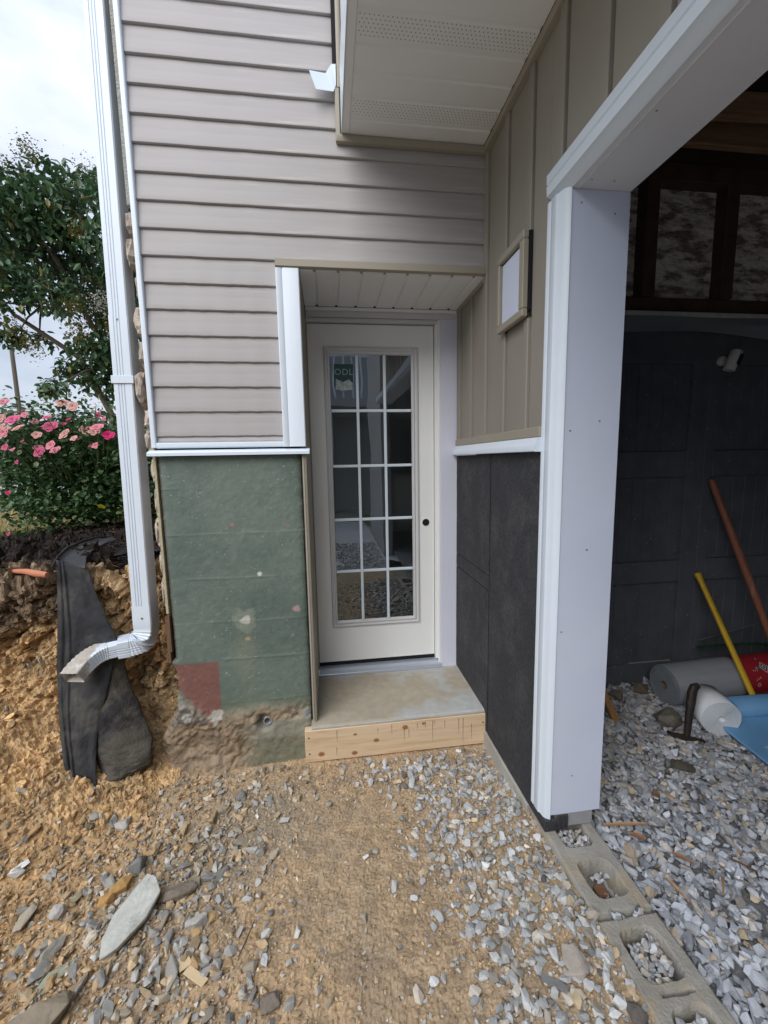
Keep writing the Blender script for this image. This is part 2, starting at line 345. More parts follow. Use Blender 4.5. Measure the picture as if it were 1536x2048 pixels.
Z = Z+fbm(X, Y, None, 4, 4, .5, 1)*.016*(1-.4*bare)+fbm(X, Y, None, 38, 4, .55, 2)*.006*rough+(.5-d1)*.010*rough*(cid > .35)*(1-.7*bare)+(.5-d1b)*.004
n1 = fbm(X, Y, None, 3.2, 5, .55, 9)*.5+.5; n2 = fbm(X, Y, None, 22, 4, .6, 12)*.5+.5
c = mixc(mixc(np.array([.345, .268, .188])+0*X[..., None], np.array([.385, .285, .185]), sst(.4, .65, n1)), np.array([.235, .185, .135]), sst(.5, .68, n2)*.6)
left = sst(.35, -.15, X+.25*n1-.12); c = mixc(c, np.array([.44, .29, .15]), left*.8)
grey = sst(.55, .75, fbm(X, Y, None, 2.1, 4, .5, 21)*.5+.5)*.6; c = mixc(c, np.array([.22, .20, .17]), grey)
c = np.clip(c*(.86+.28*cid[..., None])*1.13*np.array([1.05, 1.0, .91]), 0, .75)
Z = Z+RNG.normal(0, .0011, Z.shape); ground = gridmesh('ground', X, Y, Z, 'dirt', c, smooth=False); props(ground, kind='structure')
# far lower sheet, to the horizon
bm_ = MB(); bm_.add([(-400, -400, -.06), (400, -400, -.06), (400, .02, -.06), (-400, .02, -.06)], [(0, 1, 2, 3)])
low = bm_.obj('ground_far', mat('yard_soil', (.46, .43, .38), .95, .2, 1.5, col2=(.12, .15, .06), c2s=.3, c2lo=.45, c2hi=.55)); props(low, kind='structure')

# excavated bank, a surface swept along x with a nearly vertical face
nx, npf = 420, 260
bxs = np.linspace(-2.6, .17, nx)
PX = np.zeros((npf, nx)); PY = PX.copy(); PZ = PX.copy()
for i, x in enumerate(bxs):
    yf = float(np.interp(x, [-2.6, -.6, .1, .17], [-.75, .09, .24, .25])); ys = yf-.34
    gz = lambda yy: float(G(x, yy))
    pr = [(ys-.2, gz(ys-.2)-.03), (ys, gz(ys)+.0), (yf-.12, gz(yf-.12)+.035), (yf-.05, gz(yf-.05)+.13), (yf-.015, .62), (yf+.0, .80), (yf-.035, .98), (yf+.03, 1.045), (yf+.55, 1.065), (yf+.75, 1.03)]
    pr = np.array(pr); sl = np.r_[0, np.cumsum(np.hypot(*np.diff(pr, axis=0).T))]; tt = np.linspace(0, sl[-1], npf)
    PX[:, i] = x; PY[:, i] = np.interp(tt, sl, pr[:, 0]); PZ[:, i] = np.interp(tt, sl, pr[:, 1])
for _ in range(6):
    PY[1:-1] = (PY[:-2]+2*PY[1:-1]+PY[2:])/4; PZ[1:-1] = (PZ[:-2]+2*PZ[1:-1]+PZ[2:])/4
ty = np.gradient(PY, axis=0); tz = np.gradient(PZ, axis=0); ln = np.hypot(ty, tz)+1e-9; ny_, nz_ = -tz/ln, ty/ln
a1, a2, ac = worley(PX, PY*.6, PZ, 6.5, 31); b1, b2, bc = worley(PX, PY, PZ, 19, 33); e1, e2, ec = worley(PX, PY, PZ, 55, 35)
face = sst(.12, .3, PZ-G(PX, PY))*1.0+.25
face = np.clip(face, 0, 1)
crack = sst(.0, .14, a2-a1)
dsp = face*(.075*(ac-.5)+.085*crack*(.9-a1)+.050*(bc-.4)*sst(0, .10, b2-b1)-.035*(1-sst(.0,.09,b2-b1))+.05*fbm(PX, PY, PZ, 3.3, 4, .5, 41))+.022*(ec-.5)*sst(0, .15, e2-e1)+.016*fbm(PX, PY, PZ, 22, 5, .65, 43)
near = sst(.02, .16, bxs)[None, :]
dsp = dsp*(1-.6*near)
PY2 = PY+ny_*dsp; PZ2 = PZ+nz_*dsp
nn = fbm(PX, PY, PZ, 5, 5, .55, 51)*.5+.5; n3 = fbm(PX, PY, PZ, 40, 3, .6, 53)*.5+.5
cb = mixc(np.array([.48, .32, .165])+0*PX[..., None], np.array([.42, .30, .17]), sst(.45, .7, nn))
cb = mixc(cb, np.array([.55, .36, .16]), sst(.5, .8, n3)*.6)
greyzone = sst(.70, .86, PZ+.09*(nn-.5)+.14*sst(-.38, -.15, PX)*-1)*sst(-.22, -.36, PX); cb = mixc(cb, np.array([.15, .115, .085]), greyzone*.85); cb = cb*(.85+.5*bc[..., None])*(.85+.3*ec[..., None])
blk = sst(.985, 1.03, PZ+.07*(n3-.5)+.06*(nn-.5)); cb = mixc(cb, np.array([.028, .022, .018]), blk)
jt = RNG.normal(0, 1, (3,)+PX.shape)*.0017*face
PX2 = PX+jt[0]; PY2 = PY2+jt[1]; PZ2 = PZ2+jt[2]
bank = gridmesh('earth_bank', PX2, PY2, PZ2, 'dirt', cb*(1+.10*jt[0][..., None]/.0017*.5), flip=True, smooth=False); props(bank, kind='structure')

# upper yard: mulch bed, lawn, kerb and road
uxs = np.linspace(-30, .16, 200); uys = np.r_[np.linspace(.5, 6, 90), np.linspace(6.4, 120, 60)]
X, Y = np.meshgrid(uxs, uys); Z = 1.03+.02*fbm(X, Y, None, .7, 3, .5, 61)*(Y < 8)+0*X
lawn = gridmesh('lawn', X, Y, Z, 'lawn'); props(lawn, kind='structure')
uxs = np.linspace(-120, -30, 30); X, Y = np.meshgrid(uxs, np.linspace(-1, 120, 40)); 
l2 = gridmesh('lawn_far', X, Y, X*0+1.03, 'lawn'); props(l2, kind='structure')
bx_ = MB().box(-30, -2.58, -3.2, .52, -.1, 1.02).obj('yard_terrace', M['lawn']); props(bx_, kind='structure')
mx0 = np.linspace(-2.4, .15, 240); my0 = np.linspace(.22, 2.4, 200); X, Y = np.meshgrid(mx0, my0)
edge = sst(.12, -.12, Y-(1.25+.9*(X+.75)+.15*fbm(X, Y, None, 2, 3, .5, 3)))*1.0
edge = np.where(X > -.55, sst(.25, -.1, Y-2.1), edge)
Z = 1.015+.05*edge+edge*(.022*fbm(X, Y, None, 4, 4, .6, 71)+.018*fbm(X, Y, None, 25, 3, .6, 72))-.05*(1-edge)
mb = gridmesh('mulch_bed', X, Y, Z, 'mulchbase'); props(mb, kind='structure')
def mulch_h(x, y):
    return 1.06
def chips(n):
    x = RNG.uniform(-2.0, .14, n); y = RNG.uniform(.06, 2.2, n)
    e = np.where(x > -.55, 2.1, 1.25+.9*(x+.75)); k = (y < e+RNG.normal(0, .08, n)); x, y = x[k], y[k]; n = len(x)
    yf = np.interp(x, [-2.6, -.6, .1, .17], [-.75, .09, .24, .25]); k = y > yf-.02; x, y, yf = x[k], y[k], yf[k]; n = len(x)
    z = np.where(y < yf+.06, 1.03+(y-yf)*.5, 1.065)+fbm(x, y, None, 4, 4, .6, 71)*.022+RNG.uniform(-.008, .03, n)
    sz = np.stack([RNG.uniform(.025, .075, n), RNG.uniform(.004, .012, n), RNG.uniform(.003, .006, n)], 1)
    ang = np.stack([RNG.uniform(-.7, .7, n), RNG.normal(0, .35, n), RNG.uniform(0, 6.28, n)], 1)
    v = RNG.uniform(.5, 1.6, n)[:, None]; c = np.array([.026, .021, .019])*v; br = RNG.random(n) < .12; c[br] = np.array([.14, .075, .04])*v[br]
    return np.stack([x, y, z], 1), sz, ang, c
me = scatter_mesh('mulch', *chips(14000), mt='mulch'); o = link('mulch', me); props(o, 'black shredded bark mulch under the rose bush at the top of the bank', 'mulch', kind='stuff')
r_ = MB().box(-60, 12, 8.4, 15.2, .9, 1.045).obj('road', M['asphalt']); props(r_, kind='structure')
r_ = MB().box(-60, 12, 4.9, 8.3, .9, 1.075).obj('pavement', M['walk']); props(r_, kind='structure')
r_ = MB().box(-60, 12, 15.25, 15.5, .9, 1.15).obj('kerb', M['walk']); props(r_, kind='structure')
# grass blades
def blades(n, x0, x1, y0, y1):
    x = RNG.uniform(x0, x1, n); y = y0+(y1-y0)*RNG.random(n)**1.7
    e = np.where(x > -.55, 2.15, 1.3+.9*(x+.75)); k = y > e; x, y = x[k], y[k]; n = len(x)
    h = RNG.uniform(.015, .05, n); a = RNG.uniform(0, 6.28, n); w = RNG.uniform(.002, .004, n)*1.6; ln = RNG.normal(0, .025, (n, 2)); z = 1.03
    b = np.stack([x, y, x*0+z], 1); dv = np.stack([np.cos(a)*w, np.sin(a)*w, 0*w], 1); tp = b+np.stack([ln[:, 0], ln[:, 1], h+.01], 1)
    V = np.stack([b-dv, b+dv, tp], 1).reshape(-1, 3); F = np.arange(3*n).reshape(-1, 3)
    dry = (fbm(x, y, None, .9, 3, .5, 5)+RNG.normal(0, .25, n)) > .02
    c = np.where(dry[:, None], np.array([.42, .33, .16]), np.array([.13, .19, .05]))*RNG.uniform(.7, 1.3, n)[:, None]
    return V, F, np.repeat(c, 3, 0)
V_, F_, C_ = blades(60000, -7, -.3, .6, 5); o = link('grass', npmesh('grass', V_, F_, M['grass'], C_))
props(o, 'short half dry grass of the lawn beyond the mulch', 'grass', kind='stuff')

# ================================================================== HOUSE WALL (lap siding)
Z0, SP = 3.1306, .1019
hw = thing('siding_wall', 'tan lap sided house wall with white corner trim, above the green painted foundation', 'wall', (.16, .02, 1.56))
def board_mesh(x0, x1, h=SP):
    r = random.Random(int(x1*100)); prof = [(.0115, h+.006), (.0055, h*.62), (.0022, h*.22), (.0, .007), (.0004, .002), (.004, -.001), (.011, -.001), (.0145, .01), (.0165, h+.006)]
    n = 24; mbb = MB(); ringn = len(prof); vs = []
    for i in range(n+1):
        x = x0+(x1-x0)*i/n; w = .0012*math.sin(i*1.3+x1*7)+.0008*math.sin(i*2.9)
        vs += [(x, p[0]+w*(.5 if 0 < j < 5 else 0), p[1]+(w*.6 if j in (3, 4, 5, 6) else 0)) for j, p in enumerate(prof)]
    fs = [(i*ringn+j, i*ringn+(j+1) % ringn, (i+1)*ringn+(j+1) % ringn, (i+1)*ringn+j) for i in range(n) for j in range(ringn)]
    fs += [tuple(range(ringn)), tuple(range(n*ringn, (n+1)*ringn))[::-1]]
    return mbb.add(vs, fs).mesh('siding_board', M['siding'], smooth=True)
short = board_mesh(.170, .690); full = board_mesh(.170, 1.588); stub = board_mesh(.170, .690, .026)
for k in range(-7, 16):
    zb = Z0-SP*k; o = link('siding_board', short if k > 8 else full, hw, (0, 0, zb))
link('siding_board', stub, hw, (0, 0, 1.5755))
bx('sheathing', 'dark', hw, .172, .690, .022, .06, 1.56, 4.0, 0); bx('sheathing', 'dark', hw, .690, 1.7, .022, .06, 2.317, 4.0, 0)
# white J channel: left edge, bottom edge (mitred look), all butted
mbx = MB(); mbx.ext([(.150, .03), (.150, -.008), (.153, -.0115), (.160, -.0125), (.1675, -.0115), (.1705, -.008), (.1705, .012), (.172, .03)], 'z', 1.556, 4.0); mbx.obj('corner_trim', M['white'], hw, smooth=True)
MB().ext([(.03, 1.553), (-.006, 1.553), (-.0115, 1.557), (-.0125, 1.565), (-.0115, 1.5735), (-.006, 1.5765), (.012, 1.5765), (.03, 1.578)], 'x', .1706, .6895).obj('bottom_trim', M['white'], hw, smooth=True)
# sloped white flashing under the siding
MB().ext([(.02, 1.547), (-.002, 1.546), (-.030, 1.536), (-.033, 1.533), (-.033, 1.521), (-.030, 1.5205), (-.0295, 1.531), (.02, 1.541)], 'x', .138, .800).obj('drip_flashing', M['white'], hw, smooth=True)
bx('furring', 'dark', hw, .175, .76, .012, .06, 1.519, 1.553, 0)
# door recess: white post and tan head trim
MB().ext([(.690, .02), (.690, -.014), (.693, -.017), (.712, -.017), (.7165, -.0135), (.7215, -.017), (.7825, -.017), (.7855, -.014), (.7855, .02)], 'z', 1.5535, 2.281).obj('post_trim', M['white'], hw, smooth=True)
MB().ext([(.02, 2.2835), (-.018, 2.2835), (-.022, 2.2865), (-.022, 2.313), (-.019, 2.316), (.02, 2.316)], 'x', .690, 1.588).obj('head_trim', M['tantrim'], hw, smooth=True)
MB().ext([(1.5885, -.013), (1.5995, -.013), (1.5995, .02), (1.5885, .02)], 'z', 2.317, 2.768).obj('inside_corner_trim', M['tantrim'], hw, bevel=.002)
# reveal left of the door (grey frame side) and tan strip along the foundation edge
bx('reveal_board', 'tantrim', hw, .7645, .785, .0215, .415, .262, 2.2825, .001)
MB().ext([(.7655, .0205), (.7655, -.009), (.768, -.012), (.773, -.013), (.7735, -.009), (.776, -.009), (.7765, -.013), (.782, -.012), (.785, -.009), (.785, .0205)], 'z', .235, 1.519).obj('edge_trim', M['tantrim'], hw, smooth=True)
bx('gap_filler', 'dark', hw, .7575, .7645, .012, .25, .24, 1.52, 0)
# trim round the porch roof where it meets the siding
MB().ext([(.0, 2.768), (-.016, 2.770), (-.018, 2.774), (-.018, 2.795), (-.014, 2.799), (.0, 2.799)], 'x', .958, 1.5995).obj('roof_channel', M['tantrim'], hw, smooth=True)
MB().ext([(.955, .0), (.955, -.014), (.958, -.017), (.971, -.017), (.974, -.014), (.974, .0)], 'z', 2.772, 2.962).obj('roof_channel', M['tantrim'], hw, smooth=True)
MB().ext([(.965, .0), (.965, -.012), (.968, -.014), (.982, -.014), (.985, -.012), (.985, .0)], 'z', 2.968, 3.9).obj('roof_channel', M['tantrim'], hw, smooth=True)
bx('underlay_strip', 'dark', hw, .949, .9645, -.013, -.001, 3.040, 3.9, 0)
kf = MB(); kf.add([(0.858, -0.045, 2.991), (0.882, -0.045, 2.928), (0.921, -0.022, 3.005), (0.944, -0.016, 3.044), (0.95, -0.022, 2.943), (0.962, -0.016, 3.046), (0.961, -0.016, 2.971)], [(0, 1, 2), (2, 1, 4, 3), (3, 4, 6, 5)])
o = kf.obj('kickout_flashing', M['white'], hw); sm = o.modifiers.new('s', 'SOLIDIFY'); sm.thickness = .0015
# small scuffs are in the siding material

# ================================================================== STONE VENEER on the side wall
sv = thing('stone_veneer', 'tan stone and stucco facing on the side wall behind the downspout', 'wall cladding', (.15, .2, 1.1))
bx('stucco_face', 'stucco', sv, .128, .150, .013, 2.4, 2.50, 4.0, .003)
bx('wall_backing', 'mortar', sv, .1465, .1575, .004, 2.4, .83, 2.4995, .001)
bx('plywood_strip', 'ply', sv, .1500, .1610, -.004, .3, .655, .825, .001)
bx('plywood_strip', 'ply', sv, .1380, .1495, .006, .3, .60, .80, .001)
def lump(seed, sx, sy, sz, n=2, amp=.25, f=2.2):
    bm = bmesh.new(); bmesh.ops.create_icosphere(bm, subdivisions=n, radius=.5)
    for v in bm.verts:
        d = v.co.normalized(); k = 1+amp*mnoise.noise(d*f+Vector((seed*3.7, seed, 0)))+amp*.4*mnoise.noise(d*f*3+Vector((seed, 0, 9)))
        q = d*.5*k
        q = Vector((math.copysign(abs(q.x*2)**.75/2, q.x), math.copysign(abs(q.y*2)**.75/2, q.y), math.copysign(abs(q.z*2)**.75/2, q.z)))
        v.co = (q.x*sx, q.y*sy, q.z*sz)
    me = bpy.data.meshes.new('stone'); bm.to_mesh(me); bm.free()
    me.polygons.foreach_set('use_smooth', [True]*len(me.polygons)); me.set_sharp_from_angle(angle=math.radians(30)); return me
lumps = [lump(i, .05, .19, .15, 3, .3, 2.6) for i in range(5)]
for m_ in lumps: m_.materials.append(M['veneer'])
rs = random.Random(5)
for j, (zc, hh, dx, prt) in enumerate([(2.44, .10, .004, 0), (2.33, .12, .0, 0), (2.20, .13, .012, 0), (2.07, .13, -.002, 0), (1.94, .12, .010, 0), (1.80, .15, -.014, 0), (1.67, .10, .006, 0), (1.585, .10, .0, 0),
                                 (1.46, .12, .006, 1), (1.33, .15, .010, 1), (1.19, .14, .004, 1), (1.05, .13, .008, 1), (.92, .16, .004, 1)]):
    y = .075
    while y < 1.6:
        o = link('stone', lumps[rs.randrange(5)], sv, (.134+dx+rs.uniform(-.004, .004), y, zc)); w = rs.uniform(.8, 1.1)
        o.scale = (1.0 if not prt else .62, w*.78, hh/.15*.98); y += .16*w
# ================================================================== GREEN FOUNDATION
fw = thing('foundation_wall', 'green painted block foundation stub with a brick red patch and crumbling base', 'foundation wall', (.45, .1, .0))
zs = np.linspace(-.03, 1.518, 430); us = np.linspace(0, 1, 175)
lft = np.interp(zs, [-.03, .02, .09, .16, .20, .25, .31, .36, .43, .50, .585, .60, .62, 1.52], [.20, .17, .125, .098, .085, .088, .118, .150, .165, .172, .160, .150, .168, .165])
lft = lft+.004*fbm(zs*40, zs*0, None, 1, 3, .6, 3)*(zs < .62)*2+.0015*fbm(zs*60, zs*0, None, 1, 3, .6, 4)
rgt = .757+.0035*fbm(zs*30, zs*0+4, None, 1, 4, .6, 8)
Xf = lft[:, None]+(rgt-lft)[:, None]*us[None]; Zf = zs[:, None]+0*Xf
base = sst(.37, .27, Zf+.05*fbm(Xf, Zf, None, 6, 4, .5, 7)-.12*sst(.36, .16, Xf))
pitx, pitz = .556, .286
pit = np.exp(-(((Xf-pitx+.012)/.034)**2+((Zf-pitz+.002)/.034)**2)**2)
Yf = .0014*fbm(Xf, Zf, None, 18, 4, .6, 80)+.0012*fbm(Xf, Zf, None, 60, 3, .6, 81)
for zl in (1.38, 1.18, .98, .78, .60, .39):
    w = .0030*np.exp(-((Zf-zl-.004*fbm(Xf, Xf*0, None, 7, 3, .5, int(zl*100)))/.004)**2)*(.05+.95*sst(.5, .7, fbm(Xf, Zf, None, 7, 2, .5, 91)*.5+.5)); Yf = Yf-w*.6
w1, w2, wc = worley(Xf, Zf, Xf*0, 22, 12)
crumb = base*(-.010-.055*sst(.20, .02, Zf)-.024*fbm(Xf, Zf, None, 9, 4, .6, 83)-.018*(.6-w1)*(wc > .4)-.008*fbm(Xf, Zf, None, 60, 3, .6, 84))
flat = sst(.40, .55, Xf)*sst(.165, .15, np.abs(Zf-.13))                       # smoother green footing on the right
Yf = Yf+crumb*(1-.75*flat)-.012*flat*base+.030*pit
edgec = np.minimum(us[None], 1-us[None])*1.0; Yf = Yf+.012*np.exp(-edgec*60)
gn = fbm(Xf, Zf, None, 4, 5, .55, 101)*.5+.5; gf = fbm(Xf, Zf, None, 35, 4, .6, 103)*.5+.5
gc = mixc(np.array([.105, .142, .120])+0*Xf[..., None], np.array([.140, .178, .148]), sst(.35, .65, gn)); gc = gc*(.93+.14*gf[..., None])
# horizontal joint lines show paler
for zl in (1.38, 1.18, .98, .78, .60):
    gc = mixc(gc, np.array([.22, .26, .22]), np.exp(-((Zf-zl-.004*fbm(Xf, Xf*0, None, 7, 3, .5, int(zl*100)))/.003)**2)*.5*sst(.5, .75, fbm(Xf, Zf, None, 6, 3, .5, int(zl*77))*.5+.5))
low_ = sst(.46, .30, Zf+.08*(gn-.5)); gc = mixc(gc, np.array([.155, .165, .105]), low_*.6)
run = np.exp(-((Xf-.475)/.045)**2)*sst(.30, .75, Zf)*sst(.80, .62, Zf); gc = mixc(gc, np.array([.24, .235, .16]), run*.45)
brown = np.clip(base*(1-.7*flat), 0, 1); gc = mixc(gc, mixc(np.array([.20, .15, .10])+0*Xf[..., None], np.array([.30, .22, .14]), sst(.3, .7, gf)), brown)
gc = mixc(gc, np.array([.34, .33, .27]), base*sst(.42, .5, Xf)*sst(.19, .22, Zf)*sst(.31, .28, Zf)*.45)
dk = sst(.5, .75, gn+.3*(gf-.5)+.2*np.exp(-(((Xf-.28)/.10)**2+((Zf-.24)/.05)**2))); gc = mixc(gc, np.array([.06, .05, .045]), dk*base*.7*sst(.42, .34, Xf))
red = (Xf > .150)*(Xf < .352)*(Zf < .592)*sst(-.02, .01, Zf-(.505-1.05*(Xf-.15))-.06*(gn-.5)-.02*(gf-.5)+.18*(Xf > .30))*sst(.29, .31, Zf)
gc = mixc(gc, np.array([.205, .085, .070])*(.9+.2*gf[..., None]), np.clip(red, 0, 1)*sst(.15, .45, gf+.3*gn)*.88)
lowl = (Xf < .30)*sst(.0, .03, (.495-1.05*(Xf-.15))-Zf+.06*(gn-.5)+.02*(gf-.5))*sst(.28, .33, Zf); gc = mixc(gc, mixc(np.array([.10, .088, .078])+0*Xf[..., None], np.array([.24, .225, .19]), sst(.4, .65, gf)), np.clip(lowl, 0, 1)*(Zf < .585)*.9)
def spot(cx, cz, r, col, a=1., rag=.5):
    global gc
    d = np.hypot(Xf-cx, Zf-cz)/r+rag*(fbm(Xf, Zf, None, 40, 3, .6, int(cx*1000))); gc = mixc(gc, np.array(col), sst(1.1, .75, d)*a)
spot(.481, .783, .055, (.25, .27, .21), .6); spot(.481, .783, .020, (.48, .48, .42), .9, .8); spot(.556, .992, .011, (.52, .54, .50), 1, .2); spot(.709, .818, .018, (.42, .28, .27), .9, .8)
spot(.453, 1.217, .008, (.35, .17, .15), 1); spot(.69, 1.205, .007, (.30, .16, .12), 1); spot(.49, .69, .012, (.36, .30, .16), .8); spot(.33, .33, .03, (.42, .42, .36), .8, 1.2); spot(.20, .345, .03, (.36, .36, .30), .8, 1.2)
spot(.74, .30, .03, (.26, .29, .27), .8, .6); spot(.735, .16, .02, (.30, .31, .28), .8, .6)
edL = sst(.012, .0, Xf-lft[:, None]-.006*gf)*(Zf > .6); gc = mixc(gc, np.array([.07, .055, .045]), edL*.8)
stn = sst(.05, .0, Xf-lft[:, None])*sst(.55, .7, gn)*(Zf > .8)*.5; gc = mixc(gc, np.array([.10, .08, .06]), stn)
sp = (_h(np.round(Xf*260), np.round(Zf*260), Xf*0, 4) > .9965); gc = mixc(gc, np.array([.45, .46, .40]), sp*.6)
gc = mixc(gc, np.array([.05, .045, .04]), pit*.5)
gridmesh('painted_face', Xf, Yf, Zf, 'green', gc, fw)
side = MB(); n = len(zs); vs = [(lft[i], Yf[i, 0], zs[i]) for i in range(n)]+[(lft[i]-.004, .34, zs[i]) for i in range(n)]
side.add(vs, [(i, i+1, n+i+1, n+i) for i in range(n-1)]); vs = [(rgt[i], Yf[i, -1], zs[i]) for i in range(n)]+[(.757, .34, zs[i]) for i in range(n)]
side.add(vs, [(i, n+i, n+i+1, i+1) for i in range(n-1)]); side.obj('wall_end', M['cmu'], fw)
pipe = MB(); R1, R0 = .0195, .0155; k = 24
vs = []
for y, r in ((.05, R0), (-.008, R0), (-.008, R1), (.05, R1)): vs += [(pitx+r*math.cos(2*math.pi*i/k), y, pitz+r*math.sin(2*math.pi*i/k)) for i in range(k)]
pipe.add(vs, [(a*k+i, a*k+(i+1) % k, (a+1)*k+(i+1) % k, (a+1)*k+i) for a in range(3) for i in range(k)])
pipe.add([(pitx+R0*math.cos(2*math.pi*i/k), .045, pitz+R0*math.sin(2*math.pi*i/k)) for i in range(k)], [tuple(range(k))], 1)
pipe.obj('pipe_stub', [M['cmug'], M['dark']], fw, smooth=True)

# ================================================================== DOWNSPOUT
dsp_ = thing('downspout', 'white ridged aluminium downspout ending in a kicked out elbow beside the corner', 'downspout', (.05, .03, .65))
def ds_ring(p, t, a, w=.076, d=.092, grime=0):
    """rectangular ribbed cross-section; a = in-plane width direction"""
    b = t.cross(a).normalized(); pts = []
    prof = []
    nrib = 3
    for gxx in (-.016, -.005, .006): prof += [((gxx-.0030)*w/.076, -d/2), ((gxx-.0012)*w/.076, -d/2+.0030), ((gxx+.0012)*w/.076, -d/2+.0030), ((gxx+.0030)*w/.076, -d/2)]
    prof = [(-w/2+.004, -d/2)]+prof+[(w/2-.004, -d/2), (w/2, -d/2+.005)]+[(w/2-(.0035 if k % 2 else 0), -d/2+.01+(d-.02)*k/6) for k in range(7)]+[(w/2, d/2-.005), (w/2-.004, d/2), (-w/2+.004, d/2), (-w/2, d/2-.005), (-w/2, -d/2+.005)]
    return [p+a*x+b*y for x, y in prof]
def ds_tube(pts, a_dirs, name, mt, par, w=.076, d=.092, ribs=None):
    mbb = MB(); pts = [Vector(p) for p in pts]; n = None; rings = []
    for i, p in enumerate(pts):
        t = (pts[min(i+1, len(pts)-1)]-pts[max(i-1, 0)]).normalized(); a = Vector(a_dirs[i] if isinstance(a_dirs[0], (tuple, list, Vector)) else a_dirs); a = (a-t*a.dot(t)).normalized()
        s_ = 1 if ribs is None else ribs[i]; rings.append(ds_ring(p, t, a, w*s_, d*s_))
    n = len(rings[0]); vs = [v for r in rings for v in r]
    mbb.add(vs, [(i*n+j, i*n+(j+1) % n, (i+1)*n+(j+1) % n, (i+1)*n+j) for i in range(len(rings)-1) for j in range(n)])
    o = mbb.obj(name, mt, par, smooth=True); return o
pp = lambda z: (.0345+.0145*(z-.8), .068, z)
ds_tube([pp(.845), pp(2.09)], (1, 0, 0), 'pipe', M['white'], dsp_)
ds_tube([pp(2.085), pp(4.0)], (1, 0, 0), 'pipe', M['white'], dsp_, .073, .089)
def bez(p0, p1, p2, p3, n):
    return [Vector(p0)*(1-t)**3+Vector(p1)*3*t*(1-t)**2+Vector(p2)*3*t*t*(1-t)+Vector(p3)*t**3 for t in [i/n for i in range(n+1)]]
c1 = [Vector(pp(.868)), Vector(pp(.80)), Vector(pp(.765))]+bez(pp(.765), (.033, .066, .70), (.005, .055, .685), (-.035, .042, .683), 20)[1:]+[Vector((-.075, .026, .683))]
rb = [1.04, 1.04, 1.04]+[(1.05 if i % 2 else .99) for i in range(20)]+[1.0]
def adirs(pts, lo, hi): return [Vector(lo).lerp(Vector(hi), min(1, max(0, i/(len(pts)-1)))) for i in range(len(pts))]
ds_tube(c1, [(1, 0, 0)]*3+[Vector((1, 0, 0)).lerp(Vector((0, 0, 1)), min(1, i/16)) for i in range(len(c1)-3)], 'elbow', M['white'], dsp_, ribs=rb)
c2 = [Vector((-.068, .028, .683)), Vector((-.105, .010, .683))]+bez((-.105, .010, .683), (-.145, -.012, .684), (-.168, -.055, .676), (-.186, -.125, .632), 22)[1:]
rb = [1.0, 1.0]+[(1.04 if i % 2 else .98) for i in range(22)]
e2 = ds_tube(c2, [Vector((0, 0, 1)).lerp(Vector((-.15, -.30, 1.0)), max(0, (i-2)/21)) for i in range(len(c2))], 'elbow', M['white'], dsp_, ribs=rb, w=.060, d=.080)
e2.data.materials.append(M['grime'])
for f in e2.data.polygons:
    if f.center.x < -.135: f.material_index = 1
link('screw', lump(3, .008, .005, .008, 2, .05), dsp_, (.037, .0185, .812)).data.materials.append(M['rust'])
stp = MB()
for args in ((-.0, .101, .010, .0195, 1.822, 1.853),): pass
cx_ = .0345+.0145*1.04
stp.box(cx_-.043, cx_+.043, .0165, .0195, 1.822, 1.853).box(cx_-.043, cx_-.040, .0196, .115, 1.822, 1.853).box(cx_+.040, cx_+.043, .0196, .115, 1.822, 1.853).box(cx_+.0431, .125, .106, .109, 1.824, 1.851)
stp.obj('strap', M['white'], dsp_, bevel=.001)
link('screw', lump(4, .007, .005, .007, 2, .05), dsp_, (.05, .020, 2.075)).data.materials.append(M['steel'])

# ================================================================== ENTRY DOOR
DY = .452
dr = thing('entry_door', 'cream steel entry door with a fifteen pane glass light, set back in the recess', 'door', (1.13, .47, .3))
x0, x1, z0, z1 = .790, 1.474, .322, 2.208; fx0, fx1, fz0, fz1 = .872, 1.388, .528, 2.095; gx0, gx1, gz0, gz1 = .904, 1.348, .567, 2.053
sl = MB(); sl.box(x0, fx0-.0004, DY, DY+.044, z0, z1).box(fx1+.0004, x1, DY, DY+.044, z0, z1).box(fx0-.0004, fx1+.0004, DY, DY+.044, fz1, z1).box(fx0-.0004, fx1+.0004, DY, DY+.044, z0, fz0)
sl.obj('slab', M['door'], dr)
# moulded frame of the glass light : stepped profile mitred round the opening
prof = [(0, 0), (.004, -.010), (.010, -.012), (.014, -.007), (.019, -.006), (.024, -.012), (.030, -.010), (.0335, .006)]
fm = MB(); cn = [(fx0, fz0, 1, 1), (fx1, fz0, -1, 1), (fx1, fz1, -1, -1), (fx0, fz1, 1, -1)]; kx = (gx0-fx0)/.0335; kz = (gz0-fz0)/.0335
vs = []
for (a, b, sx, sz_) in cn: vs += [(a+sx*d*(kx if sx > 0 else (fx1-gx1)/.0335), DY+h, b+sz_*d*(kz if sz_ > 0 else (fz1-gz1)/.0335)) for d, h in prof]
n = len(prof); fm.add(vs, [(c_*n+i, c_*n+i+1, ((c_+1) % 4)*n+i+1, ((c_+1) % 4)*n+i) for c_ in range(4) for i in range(n-1)])
fm.obj('glass_frame', M['frame'], dr)
mxs = [1.0495, 1.199]; mzs = [.859, 1.157, 1.457, 1.757]; mw = .0075
for xm in mxs:
    zz = [gz0]+mzs+[gz1]
    bx('muntin', 'grille', dr, xm-mw, xm+mw, DY-.006, DY+.004, gz0, gz1, .002)
for zm in mzs:
    xs_ = [gx0]+mxs+[gx1]
    for i in range(3): bx('muntin', 'grille', dr, xs_[i]+(mw if i else 0)+.0002, xs_[i+1]-(mw if i < 2 else 0)-.0002, DY-.005, DY+.004, zm-mw, zm+mw, .002)
